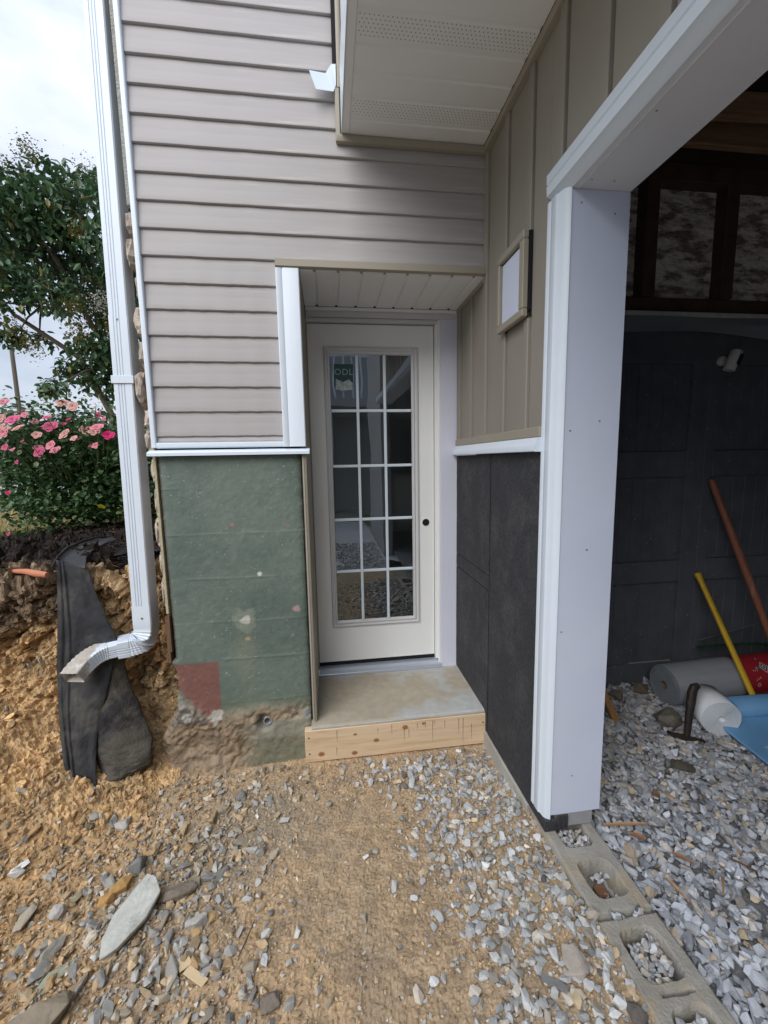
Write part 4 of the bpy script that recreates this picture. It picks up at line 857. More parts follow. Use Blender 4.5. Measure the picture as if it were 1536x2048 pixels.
# orange clods and crumbs below the bank
def crumbs(n, s0, s1):
    x = RNG.uniform(-1.7, .30, n); y = RNG.uniform(-1.5, .12, n); yt = np.interp(x, [-1.7, -.6, .1, .3], [-.35, .02, .16, .0]); k = (y < yt) & (RNG.random(n) < sst(.45, -.1, x)*.9+.06); x, y = x[k], y[k]; n = len(x)
    sz = (s0*(s1/s0)**(RNG.random(n)**2.2)); z = G(x, y)+fbm(x, y, None, 4, 4, .5, 1)*.016+.15*sz
    c = np.array([.50, .345, .19])*RNG.uniform(.65, 1.2, n)[:, None]; k = RNG.random(n) < .22; c[k] = np.array([.36, .31, .23])*RNG.uniform(.6, 1.2, k.sum())[:, None]
    return np.stack([x, y, z], 1), sz, RNG.uniform(0, 6.28, (n, 3)), c
o = link('crumbled_earth', scatter_mesh('crumbled_earth', *crumbs(34000, .004, .032), mt='dirt')); props(o, 'orange clay crumbs spilled at the foot of the bank', 'earth', kind='stuff')
# bits stuck on the bank face
nc = 30000; ii = RNG.integers(2, 232, nc); jj = RNG.integers(5, nx-8, nc); kk_ = (fbm(PX[ii, jj], PY[ii, jj], PZ[ii, jj], 5, 3, .5, 88) > -.05) | (RNG.random(nc) < .25); ii, jj = ii[kk_], jj[kk_]; nc = len(ii)
P_ = np.stack([PX[ii, jj], PY2[ii, jj]-.001, PZ2[ii, jj]], 1); sz = .005*(9**(RNG.random(nc)**2.6)); c = cb[ii, jj]*RNG.uniform(.8, 1.22, nc)[:, None]; gk = (RNG.random(nc) < .05) & (PZ[ii, jj] < .95); c[gk] = np.array([.40, .36, .30])
o = link('bank_clods', scatter_mesh('bank_clods', P_, sz, RNG.uniform(0, 6.28, (nc, 3)), c, mt='dirt')); props(o, 'small clods and stones sticking out of the cut bank', 'earth', kind='stuff')

# ------------------------------------------------------------------ single rocks
def rock(name, label, cat, x, y, dims, rotz=0, col=(.3, .29, .26), seed=1, flat=None, tilt=(0, 0), group=None, sub=12, up=.28, base=None, rough=.85):
    r = random.Random(seed); bm = bmesh.new()
    for i in range(sub):
        v = Vector([r.gauss(0, 1) for _ in range(3)]).normalized()*r.uniform(.82, 1.05); bm.verts.new((v.x*.5, v.y*.5, v.z*.5))
    g = bmesh.ops.convex_hull(bm, input=bm.verts); bad = [e for e in g['geom_interior']+g['geom_unused'] if isinstance(e, bmesh.types.BMVert)]
    if bad: bmesh.ops.delete(bm, geom=list(set(bad)), context='VERTS')
    bmesh.ops.bevel(bm, geom=list(bm.edges), offset=.035, segments=1, affect='EDGES', clamp_overlap=True)
    bmesh.ops.triangulate(bm, faces=bm.faces); bmesh.ops.subdivide_edges(bm, edges=[e for e in bm.edges if e.calc_length() > .12], cuts=2, use_grid_fill=True)
    for v in bm.verts:
        d = v.co.copy(); v.co = v.co*(1+.10*mnoise.noise(d*5+Vector((seed, 0, 0)))+.04*mnoise.noise(d*14+Vector((0, seed, 0)))); v.co.x *= dims[0]*1.18; v.co.y *= dims[1]*1.18; v.co.z *= dims[2]*1.25
    me = bpy.data.meshes.new(name); bm.to_mesh(me); bm.free(); me.materials.append(rockmat(col, rough))
    z = (float(G(x, y))+float(fbm(np.array([x]), np.array([y]), None, 4, 4, .5, 1)[0])*.016 if base is None else base)+dims[2]*up
    o = link(name, me, None, (x, y, z), (tilt[0], tilt[1], rotz)); return props(o, label, cat, group)
_rm = {}
def rockmat(col, rough=.85):
    if col not in _rm: _rm[col] = mat('rock_%d' % len(_rm), col, rough, .22, 22, bump=.6, bs=70, bdist=.004, col2=tuple(v*.62 for v in col), c2s=14, c2lo=.52, c2hi=.66)
    return _rm[col]
def slabrock(name, label, cat, pts, th, x, y, rotz, col, tilt=(0, 0), seed=0, up=.5, mt=None):
    """flat flake of stone with the given outline"""
    bm = bmesh.new(); n = len(pts)
    top = [bm.verts.new((p[0], p[1], th/2+.15*th*math.sin(i*2.3+seed))) for i, p in enumerate(pts)]; bot = [bm.verts.new((p[0]*.93, p[1]*.93, -th/2)) for p in pts]
    bm.faces.new(top); bm.faces.new(bot[::-1]); [bm.faces.new((top[i], bot[i], bot[(i+1) % n], top[(i+1) % n])) for i in range(n)]
    bmesh.ops.bevel(bm, geom=list(bm.edges), offset=th*.14, segments=1, affect='EDGES', clamp_overlap=True); bmesh.ops.recalc_face_normals(bm, faces=bm.faces)
    me = bpy.data.meshes.new(name); bm.to_mesh(me); bm.free(); me.materials.append(mt or rockmat(col))
    z = float(G(x, y))+float(fbm(np.array([x]), np.array([y]), None, 4, 4, .5, 1)[0])*.016+th*up
    o = link(name, me, None, (x, y, z), (tilt[0], tilt[1], rotz)); return props(o, label, cat)
slabrock('flat_stone', 'large pale grey pointed flat stone in the rubble, the biggest flake there', 'stone', [(-.062, -.105), (-.02, -.092), (.045, -.035), (.078, .03), (.060, .085), (.030, .112), (-.005, .068), (-.050, .01), (-.068, -.05)], .018, .236, -.675, .26, (.50, .50, .45), (.06, -.02), up=1.6)
rock('rubble_stone', 'dark grey rounded rock half buried above the large pale flake', 'stone', .185, -.495, (.105, .072, .055), .5, (.21, .21, .20), 21, up=.3)
rock('clay_lump', 'orange clay lump against the dark grey rounded rock', 'clay lump', .145, -.555, (.085, .06, .05), .3, (.46, .27, .10), 31, sub=16)
rock('clay_lump', 'smaller orange clay lump touching the top of the large pale flake', 'clay lump', .125, -.600, (.05, .045, .035), .9, (.44, .25, .09), 32, sub=16)
rock('round_cobble', 'round speckled whitish cobble in the rubble', 'stone', -.010, -.615, (.045, .043, .040), 0, (.42, .39, .35), 41, sub=26)
rock('rubble_stone', 'brown wedge shaped stone beside the round whitish cobble', 'stone', .035, -.640, (.048, .036, .032), .6, (.28, .215, .13), 43, sub=9)
rock('rubble_stone', 'olive brown oval stone above the round whitish cobble', 'stone', .028, -.565, (.055, .034, .026), .9, (.26, .22, .14), 44)
rock('rubble_stone', 'tan elongated stone left of the olive brown oval one', 'stone', -.02, -.552, (.055, .022, .018), 1.0, (.36, .29, .19), 45)
rock('rubble_stone', 'large flat brown grey slab cut by the lower left edge', 'stone', .12, -.915, (.17, .11, .07), .35, (.25, .205, .145), 46, sub=16, up=.15)
rock('rubble_stone', 'greenish grey long blade of stone above the large brown slab', 'stone', .095, -.795, (.125, .04, .022), 1.0, (.33, .33, .24), 47, sub=9, tilt=(.2, .1))
rock('rubble_stone', 'grey chisel shaped stone left of the large pale flake', 'stone', .045, -.725, (.085, .036, .034), 1.05, (.28, .265, .22), 48, sub=9)
rock('rubble_stone', 'square brown grey stone right of the large pale flake', 'stone', .335, -.695, (.052, .045, .03), .7, (.29, .24, .18), 49, sub=9)
rock('rubble_stone', 'crumbly grey brown lump right of the orange clay lumps', 'stone', .345, -.610, (.11, .055, .045), .35, (.21, .175, .135), 50, sub=20)
rock('rubble_stone', 'tan boulder the size of a fist in front of the green foundation', 'stone', .405, -.285, (.055, .05, .042), .3, (.38, .31, .21), 51, sub=10)
rock('rubble_stone', 'tan leaning spike of stone left of the fist sized tan boulder', 'stone', .375, -.315, (.028, .075, .05), .2, (.38, .28, .15), 52, sub=8)
rock('rubble_stone', 'dark grey lump in the white chips by the green foundation', 'stone', .465, -.215, (.05, .042, .036), .5, (.20, .195, .185), 53, sub=13)
rock('rubble_stone', 'yellow brown upright stone below the fabric', 'stone', .285, -.355, (.036, .06, .03), .2, (.44, .34, .19), 54, sub=9)
rock('clay_lump', 'orange clay lump at the lower tip of the black fabric', 'clay lump', -.065, -.245, (.065, .042, .034), .2, (.50, .31, .12), 55, sub=14)
rock('rubble_stone', 'tan oval pebble in the lower middle of the dirt', 'stone', .618, -.862, (.034, .052, .018), -.5, (.34, .295, .22), 56)
rock('rubble_stone', 'small tan oval pebble near the bottom edge in the bare dirt', 'stone', .832, -.960, (.028, .036, .016), -.2, (.36, .30, .20), 57)
rock('rubble_stone', 'brown crumbly lump near the bottom edge, left of the bare dirt', 'stone', .685, -.945, (.055, .045, .03), .2, (.20, .165, .13), 58, sub=18)
rock('rubble_stone', 'large pale block of stone among the gravel by the threshold blocks', 'stone', 1.475, -1.005, (.075, .08, .045), .3, (.36, .315, .27), 59, sub=12)
rock('rubble_stone', 'round tan stone beside the joint between the first two threshold blocks', 'stone', 1.562, -.848, (.030, .030, .026), 0, (.34, .29, .20), 60, sub=20)
rock('rubble_stone', 'narrow brown sliver of stone lying along the second threshold block', 'stone', 1.562, -.955, (.032, .085, .022), .15, (.28, .24, .18), 61, sub=9)
rock('rubble_stone', 'dark crumbly lump near the bottom edge beside the second threshold block', 'stone', 1.565, -1.125, (.05, .045, .03), 0, (.13, .115, .10), 62, sub=20)
for i, (x, y, lb) in enumerate([(.245, -.245, 'blue white angular chip at the base of the green foundation'), (.735, -.830, 'pale grey chip standing in the dirt left of centre'), (.655, -.845, 'white elongated chip near the centre of the ground'),
                                (.49, -.70, 'grey angular chip left of the bare dirt'), (.575, -.66, 'pale square chip on the left edge of the bare dirt')]):
    rock('stone_chip', lb, 'stone', x, y, (.036, .024, .02), i*.8, (.50, .50, .50), 70+i, sub=9)
rg = random.Random(9); k = 0
while k < 96:
    x = rg.uniform(-.45, .50) if k % 4 else rg.uniform(.3, .62); y = rg.uniform(-1.02, -.24)
    if float(dens(np.array([x]), np.array([y]))[0]) < .25 and x > .3: continue
    s_ = .030*(2.7**(rg.random()**1.5)); (col, cw) = rg.choice([((.30, .285, .25), 'brown grey'), ((.36, .31, .23), 'tan'), ((.42, .28, .14), 'orange brown'), ((.24, .23, .21), 'dark grey'), ((.40, .38, .34), 'pale grey')])
    rock('rubble_stone', 'small '+cw+' angular stone loose in the mixed rubble left of the bare dirt', 'stone', x, y, (s_, s_*rg.uniform(.5, .8), s_*rg.uniform(.35, .6)), rg.uniform(0, 3.1), col, 100+k, group='small '+cw+' rubble stones', sub=rg.choice([9, 11, 14]), tilt=(rg.uniform(-.3, .3), rg.uniform(-.3, .3))); k += 1
# wood and debris
slabrock('wood_offcut', 'square pale plywood offcut lying on the rubble', 'wood scrap', [(-.018, -.018), (.016, -.020), (.019, .014), (-.014, .018)], .004, .433, -.822, .75, None, (.05, .1), mt=M['paleply'], up=3.2)
slabrock('wood_offcut', 'long pale plywood offcut touching the square one', 'wood scrap', [(-.036, -.012), (.034, -.012), (.036, .010), (-.034, .011)], .004, .478, -.860, -.55, None, (-.05, .05), mt=M['paleply'], up=3.4)
slabrock('white_scrap', 'torn white flake on the orange earth at the left edge', 'scrap', [(-.03, -.015), (.0, -.02), (.03, .0), (.022, .018), (-.01, .008)], .004, -.232, -.440, .4, (.72, .72, .68), (.1, 0), up=3)
slabrock('white_scrap', 'small white scrap lying in the bare dirt', 'scrap', [(-.012, -.006), (.010, -.005), (.013, .004), (-.010, .007)], .003, .962, -.573, .5, (.80, .80, .78), up=2.5)
slabrock('stone_flake', 'pale grey trapezoid flake in front of the foundation chips', 'stone', [(-.022, -.011), (.014, -.010), (.018, .010), (-.014, .011)], .004, .662, -.365, -.1, (.50, .50, .48), up=2.8)
slabrock('metal_strip', 'flat grey strip of trim half buried in the gravel near the bottom', 'scrap', [(-.032, -.010), (.032, -.009), (.032, .009), (-.032, .010)], .004, 1.405, -1.035, -.6, (.20, .20, .19), up=4)
def stick(label, a, b, r, mt='woodchip', name='wood_splinter'):
    o = MB().tube([a, tuple((Vector(a)+Vector(b))/2+Vector((.002, .001, .001))), b], [r*.8, r, r*.6], 6, sx=1, sy=.5).obj(name, M[mt]); return props(o, label, 'wood scrap')
stick('thin brown splinter in the dirt left of centre', (.585, -.835, .128), (.612, -.745, .126), .0035)
stick('long tan wood splinter beside the foot of the white jamb', (1.83, -.625, .15), (1.99, -.640, .147), .008, 'beamlight')
stick('dark wood chip just below the long tan splinter', (1.90, -.67, .150), (1.94, -.70, .150), .010)
stick('reddish upright looking splinter in the garage gravel', (1.905, -.83, .147), (1.915, -.905, .147), .0065, 'beamlight')
stick('orange wood chip in the garage gravel below the rolls', (2.075, -.86, .150), (2.035, -.90, .148), .008, 'beamlight')
stick('dark brown splinter right of the threshold blocks', (1.99, -.755, .148), (2.03, -.80, .148), .007)
stick('tan wood stub near the right edge of the garage gravel', (2.17, -.935, .150), (2.205, -.925, .150), .011, 'beamlight')
stick('square rust brown chip in the gravel below the hammer', (2.115, -.52, .150), (2.135, -.535, .150), .012)
stick('thin dark splinter near the right edge of the gravel', (2.16, -.80, .148), (2.20, -.85, .148), .004)
stick('pale straw at the foot of the black fabric', (-.10, -.18, .215), (-.055, -.235, .195), .0014, 'paleply', 'straw')
stick('second pale straw at the foot of the black fabric', (-.095, -.185, .21), (-.045, -.225, .20), .0012, 'paleply', 'straw')

# ================================================================== BLACK FABRIC on the bank
FABL = [(-0.336, 0.13, 1.069), (-0.322, 0.079, 0.899), (-0.312, 0.028, 0.735), (-0.306, -0.017, 0.597), (-0.289, -0.061, 0.462), (-0.265, -0.106, 0.331), (-0.241, -0.141, 0.23), (-0.214, -0.17, 0.149)]
FABR = [(-0.215, 0.13, 1.028), (-0.171, 0.095, 0.907), (-0.12, 0.063, 0.799), (-0.078, 0.035, 0.702), (-0.109, -0.029, 0.505), (-0.137, -0.063, 0.401), (-0.137, -0.114, 0.253), (-0.116, -0.17, 0.095)]
BAGL = [(-0.156, 0.06, 0.685), (-0.149, 0.013, 0.52), (-0.169, -0.023, 0.402), (-0.165, -0.064, 0.265), (-0.152, -0.091, 0.179), (-0.125, -0.1, 0.147)]
BAGR = [(-0.086, 0.06, 0.656), (-0.041, 0.016, 0.508), (0.013, -0.015, 0.402), (0.064, -0.053, 0.278), (0.065, -0.078, 0.201), (-0.015, -0.1, 0.143)]
def sheet(Lp, Rp, nu, nv, name, mt, par, bulge=0., wr=.006, f=7, fold=None, seed=0):
    Lp = np.array(Lp); Rp = np.array(Rp); t = np.linspace(0, len(Lp)-1, nv); L_ = np.stack([np.interp(t, np.arange(len(Lp)), Lp[:, c]) for c in range(3)], 1); R_ = np.stack([np.interp(t, np.arange(len(Rp)), Rp[:, c]) for c in range(3)], 1)
    s_ = np.linspace(0, 1, nu); P = L_[:, None]*(1-s_)[None, :, None]+R_[:, None]*s_[None, :, None]
    bl = bulge*(np.sin(np.pi*s_)**.6)[None, :]*(np.sin(np.pi*np.clip(np.linspace(.04, .98, nv), 0, 1))**.5)[:, None]
    U, V = np.meshgrid(s_, np.linspace(0, 1, nv)); w = wr*1.5*fbm(U*.22+V*.1, V*.95, None, f*.8, 4, .5, seed)+wr*.6*np.abs(fbm(U*.25+V*.35, V*.8-U*.2, None, f*1.0, 2, .5, seed+3))*-1.6+.0012*fbm(U*.2, V, None, 60, 3, .6, seed)
    if fold is not None: w = w-fold*np.exp(-((U-.14-.03*np.sin(V*9))/.045)**2)+fold*.9*np.exp(-((U-.23-.03*np.sin(V*9))/.03)**2)
    P[..., 1] -= bl+w; P[..., 0] += w*.3; 
    P[:, 0, 0] += .004*fbm(np.linspace(0, 12, nv), np.zeros(nv), None, 1, 3, .6, seed); P[:, -1, 0] += .007*fbm(np.linspace(0, 14, nv), np.ones(nv), None, 1, 3, .6, seed)
    o = gridmesh(name, P[..., 0], P[..., 1], P[..., 2], mt, None, par); sm = o.modifiers.new('solid', 'SOLIDIFY'); sm.thickness = .0025; return o
fab = thing('landscape_fabric', 'torn black landscape fabric hanging down the orange earth bank', 'fabric', (-.18, -.05, .2))
for P3 in (FABL, FABR):
    for q_, dy_ in ((0, .075), (1, .05), (2, .025)): P3[q_] = (P3[q_][0]+dy_*.45, P3[q_][1]-dy_, P3[q_][2]+dy_*.2)
sheet(FABL, FABR, 60, 170, 'front_sheet', 'fabric', fab, .014, .010, 7, .009, 3)
sheet(BAGL, BAGR, 60, 120, 'lower_bulge', 'fabric2', fab, .068, .022, 7, None, 8)
sheet([(-.335, .132, 1.062), (-.332, .189, 1.09), (-.315, .261, 1.11), (-.285, .356, 1.12), (-.240, .414, 1.12)][::-1], [(-.177, .03, 1.046), (-.215, .12, 1.078), (-.225, .20, 1.095), (-.225, .32, 1.105), (-.215, .40, 1.105)][::-1], 24, 40, 'folded_edge', 'fabric', fab, 0, .01, 7, None, 5)
MB().tube([(-.300, .02, 1.06), (-.335, .125, 1.085), (-.333, .19, 1.11), (-.312, .262, 1.125), (-.28, .36, 1.13), (-.22, .43, 1.115)], [.005, .007, .008, .007, .006, .003], 10, sy=.6).obj('rolled_hem', M['fabric'], fab, smooth=True)
o = MB().tube([(-.46, .035, 1.050), (-.40, .02, 1.049), (-.35, .005, 1.041), (-.31, -.0, 1.035)], [.008, .012, .014, .012], 10).obj('cut_root', M['root']); props(o, 'orange cut root poking out of the mulch beside the fabric', 'root')

# ================================================================== PLANTS
def leafmesh(name, P, size, col, mt, par, droop=.3, fold=.25, asp=.5):
    n = len(P); a = RNG.uniform(0, 6.283, n); tl = RNG.normal(droop, .5, n); rl = RNG.normal(0, .5, n)
    base = np.array([[0, 0, 0], [.35, asp*.5, fold*.2], [.75, asp*.38, fold*.15], [1, 0, -.12], [.75, -asp*.38, fold*.15], [.35, -asp*.5, fold*.2], [.38, 0, 0], [.75, 0, -.02]])
    f = np.array([[0, 6, 1, 1], [1, 6, 7, 2], [2, 7, 3, 3], [0, 5, 6, 6], [5, 4, 7, 6], [4, 3, 7, 7]])
    tri = np.array([[0, 6, 1], [1, 6, 7], [1, 7, 2], [2, 7, 3], [0, 5, 6], [5, 4, 7], [5, 7, 6], [4, 3, 7]])
    Rm = rotmats(rl, tl, a); V = np.einsum('nij,vj->nvi', Rm, base)*size[:, None, None]+P[:, None]
    F = (tri[None]+(np.arange(n)*8)[:, None, None]).reshape(-1, 3); o = link(name, npmesh(name, V.reshape(-1, 3), F, M[mt], np.repeat(col, 8, 0)), par); o['kind'] = 'stuff'; return o
CLUMPS = [(-2.242, 3.26, 4.226, .39), (-2.024, 3.6, 4.583, .32), (-1.704, 3.41, 4.189, .46), (-2.381, 3.66, 4.029, .55), (-1.944, 3.69, 3.845, .55), (-1.229, 3.07, 3.795, .32), (-1.165, 3.01, 4.194, .24), (-1.793, 3.92, 4.85, .17), (-2.445, 3.29, 3.448, .34), (-2.004, 3.26, 3.352, .30), (-1.907, 4.1, 3.554, .5), (-1.298, 3.52, 3.581, .29), (-1.629, 3.92, 3.146, .38), (-1.748, 3.52, 2.806, .25), (-2.078, 3.7, 2.617, .20), (-2.035, 3.17, 2.324, .12), (-1.729, 3.7, 2.473, .25), (-1.589, 3.95, 2.795, .32), (-2.603, 3.58, 2.943, .16), (-3.077, 3.82, 4.23, .75), (-3.168, 3.74, 3.3, .34), (-1.078, 3.07, 3.009, .22), (-2.505, 3.83, 2.97, .14), (-1.45, 4.6, 4.2, .5), (-1.2, 4.8, 3.3, .5)]
tr = thing('flowering_tree', 'dark green small leaved tree with a few pale flower sprays behind the rose bush', 'tree', (-1.35, 3.7, 1.03))
P_ = []; S_ = []; C_ = []
for (x, y, z, r) in CLUMPS:
    m_ = int(3900*r*r)+70; d = RNG.normal(0, 1, (m_, 3)); d /= np.linalg.norm(d, axis=1)[:, None]; q = d*(RNG.random(m_)**.42)[:, None]*r*np.array([1.12, 1, .85])
    q = q*(1+.35*fbm(d[:, 0]*2+x*5, d[:, 1]*2, d[:, 2]*2, 1.6, 3, .5, 3))[:, None]; p = q+np.array([x, y, z])
    keep = (fbm(p[:, 0], p[:, 1], p[:, 2], 3.2, 3, .5, 77) > -.22); p = p[keep]; P_.append(p)
P_ = np.concatenate(P_); n = len(P_); shade = RNG.uniform(.6, 1.45, n)[:, None]; C_ = np.array([.055, .112, .048])*shade; k = RNG.random(n) < .07; C_[k] = np.array([.14, .13, .03])*shade[k]
crown = leafmesh('crown', P_, RNG.uniform(.06, .115, n), C_, 'leaf', tr, .55, .3, .5)
# pale flower sprays and seed heads at the tips
P2 = []; C2 = []
for (x, y, z, r, kc) in [(-1.75, 3.8, 4.85, .17, 0), (-1.55, 3.7, 4.62, .16, 0), (-1.3, 3.4, 4.3, .12, 0), (-2.35, 3.3, 4.55, .15, 1), (-2.1, 3.3, 4.75, .12, 1), (-1.45, 3.1, 3.2, .12, 0), (-1.7, 3.1, 3.15, .10, 1), (-1.65, 3.0, 2.86, .12, 1), (-2.15, 3.1, 2.72, .14, 1), (-1.35, 3.1, 2.95, .10, 1), (-1.55, 3.0, 3.85, .08, 1), (-2.45, 3.3, 3.0, .12, 1), (-2.05, 3.1, 2.25, .08, 1)]:
    m_ = 260; q = RNG.normal(0, .5, (m_, 3))*r*np.array([1, .8, 1]); P2.append(q+np.array([x, y, z])); C2.append(np.tile([[.46, .45, .40], [.17, .15, .045]][kc], (m_, 1))*RNG.uniform(.7, 1.2, m_)[:, None])
P2 = np.concatenate(P2); leafmesh('flower_sprays', P2, RNG.uniform(.012, .028, len(P2)), np.concatenate(C2), 'leaf', tr, .2, .3, .8)
tk = MB(); root = (-1.33, 3.75, 1.0)
for b in ([(-1.33, 3.75, 1.0), (-1.38, 3.75, 1.9), (-1.30, 3.7, 2.6), (-1.45, 3.7, 3.4), (-1.5, 3.6, 4.2)], [(-1.28, 3.8, 1.0), (-1.2, 3.8, 1.8), (-1.1, 3.7, 2.6), (-1.15, 3.5, 3.5)], [(-1.38, 3.78, 1.0), (-1.55, 3.8, 1.9), (-1.68, 3.8, 2.7), (-1.95, 3.7, 3.4), (-2.2, 3.6, 4.1)], [(-1.42, 3.72, 1.0), (-1.7, 3.75, 2.0), (-2.0, 3.7, 2.75), (-2.6, 3.6, 3.2), (-3.1, 3.6, 3.9)]):
    tk.tube(b, [.05-.038*i/(len(b)-1) for i in range(len(b))], 8)
tk.obj('trunk', M['bark'], tr, smooth=True)
br = MB(); rb_ = random.Random(4)
for (x, y, z, r) in CLUMPS:
    s0 = min([(-1.5, 3.7, 3.4), (-1.15, 3.5, 3.2), (-1.95, 3.7, 3.4), (-2.3, 3.6, 3.3), (-1.68, 3.8, 2.7)], key=lambda q: (q[0]-x)**2+(q[2]-z)**2)
    br.tube([s0, ((s0[0]+x)/2, (s0[1]+y)/2, (s0[2]+z)/2+.05), (x, y, z)], [.016, .011, .004], 6)
    for _ in range(4): br.tube([(x, y, z), (x+rb_.uniform(-r, r)*.8, y+rb_.uniform(-r, r)*.5, z+rb_.uniform(-r, r)*.8)], [.005, .002], 4)
br.obj('branch', M['bark'], tr)
# rose bush
rb2 = thing('rose_bush', 'rose bush in pink bloom standing in the black mulch behind the downspout', 'rose bush', (-.6, 1.2, 1.06))
n = 26000; d = RNG.normal(0, 1, (n, 3)); d /= np.linalg.norm(d, axis=1)[:, None]; q = d*(RNG.random(n)**.38)[:, None]*np.array([.66, .48, .40]); q[:, 2] += .03*fbm(q[:, 0], q[:, 1], None, 4, 2, .5, 3)
p = q+np.array([-.60, 1.22, 1.40]); p[:, 0] -= .28*(p[:, 2]-1.35)*(p[:, 2] > 1.35)
keep = (fbm(p[:, 0], p[:, 1], p[:, 2], 6, 3, .5, 17) > -.20) & (p[:, 0] < .10) & (p[:, 2] > 1.12) & (RNG.random(n) < .62); p = p[keep]
ex = []
for (x, y, z, r, m_) in [(-.95, .85, 1.28, .13, 260), (-.80, .75, 1.20, .12, 200), (-1.0, 1.0, 1.55, .2, 420), (-.62, .95, 1.78, .13, 170), (-.45, .8, 1.72, .10, 150), (-.22, .75, 1.45, .16, 260), (-.30, 1.0, 1.62, .16, 240), (-1.15, 1.1, 1.6, .22, 300), (-.05, 1.1, 1.35, .2, 300), (-.02, .9, 1.55, .12, 120), (-.9, .9, 1.66, .16, 360), (-.75, .95, 1.60, .2, 500), (-.55, .9, 1.62, .18, 420), (-.7, .88, 1.72, .14, 260), (-.95, .92, 1.75, .12, 200), (-.42, .85, 1.60, .14, 260)]:
    ex.append(RNG.normal(0, .55, (m_, 3))*r+np.array([x, y, z]))
p = np.concatenate([p]+ex); n = len(p); sh = RNG.uniform(.55, 1.5, n)[:, None]; c = np.array([.060, .125, .045])*sh; k = RNG.random(n) < .10; c[k] = np.array([.11, .16, .05])*sh[k]
leafmesh('foliage', p, RNG.uniform(.022, .042, n), c, 'leaf', rb2, .3, .25, .72)
stm = MB(); rr4 = random.Random(2)
ROSES = [(-.981, .88, 1.857, .033, 1), (-.883, .79, 1.746, .041, 2), (-.809, .71, 1.694, .034, 0), (-1.059, .96, 1.774, .034, 0), (-.972, .84, 1.683, .033, 1), (-.913, .92, 1.816, .014, 2), (-.877, .96, 1.753, .025, 1), (-.765, .91, 1.715, .046, 2), (-.725, .98, 1.864, .037, 0), (-.579, .82, 1.826, .032, 0), (-.712, .94, 1.737, .02, 2), (-.642, .83, 1.667, .039, 0), (-.655, .98, 1.652, .023, 2), (-.601, .96, 1.705, .034, 0), (-.415, .73, 1.695, .037, 1), (-.366, .74, 1.653, .034, 3), (-.437, .77, 1.817, .017, 0), (-.527, .99, 1.798, .027, 2), (-.788, .83, 1.565, .036, 2), (-.837, .89, 1.593, .027, 1), (-.68, .79, 1.574, .032, 1), (-.89, .85, 1.631, .016, 2), (-.914, .82, 1.512, .015, 2), (-.975, .81, 1.334, .019, 3), (-1.051, .88, 1.083, .014, 2), (-.542, .88, 1.6, .014, 2), (-.271, .97, 1.826, .016, 2), (-.66, .72, 1.60, .030, 1), (-.50, .86, 1.68, .034, 0), (-.93, .80, 1.70, .024, 0), (-.84, .82, 1.78, .022, 1), (-.70, .78, 1.76, .024, 2), (-.60, .80, 1.75, .020, 3), (-.47, .80, 1.60, .022, 1), (-.74, .74, 1.66, .026, 0), (-.99, .86, 1.60, .022, 2), (-.56, .76, 1.64, .022, 0), (-.90, .78, 1.58, .020, 1), (-1.02, .9, 1.72, .026, 0), (-.40, .78, 1.75, .020, 1), (-.66, .84, 1.84, .020, 0)]
RC = [(.62, .34, .30), (.66, .25, .29), (.62, .13, .24), (.62, .04, .17)]
for (x, y, z, r, t) in ROSES:
    x += (.8787-x)*.055; y += (-1.8769-y)*.055; z += (1.49-z)*.055; r *= 1.0; V = []; F = []; Cc = []
    npet = 26 if r > .02 else 12; off = 0
    for i in range(npet):
        k = i/npet; a = i*2.39996; rad = r*(.25+.75*k); tilt = 1.25-1.05*k; w = r*(.42+.25*k); ca, sa = math.cos(a), math.sin(a)
        pts = [(0, 0, 0), (.45*rad, -w*.5, .0), (.45*rad, w*.5, .0), (.85*rad, -w*.62, .1*r), (.85*rad, w*.62, .1*r), (1.05*rad, -w*.25, .02*r), (1.05*rad, w*.25, .02*r)]
        for (px, py, pz) in pts:
            qx = px*math.cos(tilt)-pz*math.sin(tilt); qz = px*math.sin(tilt)*.8+pz*math.cos(tilt); V.append((qx*ca-py*sa, qx*sa+py*ca, qz))
            base_c = np.array(RC[t])*(.75+.5*(px/(rad+1e-6)))*rr4.uniform(.9, 1.1); Cc.append(base_c.clip(0, .8))
        F += [(off, off+1, off+2), (off+1, off+3, off+4), (off+1, off+4, off+2), (off+3, off+5, off+6), (off+3, off+6, off+4)]; off += 7
    me = npmesh('flower', np.array(V), np.array(F), M['petal'], np.array(Cc), True)
    o = link('flower', me, rb2, (x, y, z)); o.rotation_euler = (rr4.uniform(.5, 1.3), rr4.uniform(-.5, .5), 0)
    if t in (0, 3): o['label'] = 'faded pale pink rose' if t == 0 else 'deep pink rose'
    stm.tube([(x, y, z), (x*.7-.18, y+.12, z-.18), (-.6+rr4.uniform(-.15, .15), 1.25, 1.3)], [.0016, .0024, .004], 5)
for i in range(14):
    a = rr4.uniform(0, 6.28); stm.tube([(-.6+.05*math.cos(a), 1.2+.05*math.sin(a), 1.04), (-.6+.25*math.cos(a), 1.2+.2*math.sin(a), 1.25), (-.6+.45*math.cos(a), 1.2+.32*math.sin(a), 1.5)], [.009, .006, .003], 6)
stm.obj('stems', M['stem'], rb2)
yl = leafmesh('yellow_leaf', np.array([[-.47, .74, 1.255]]), np.array([.045]), np.array([[.62, .50, .02]]), 'leaf', rb2, 1.2, .2, .8); del yl['kind']

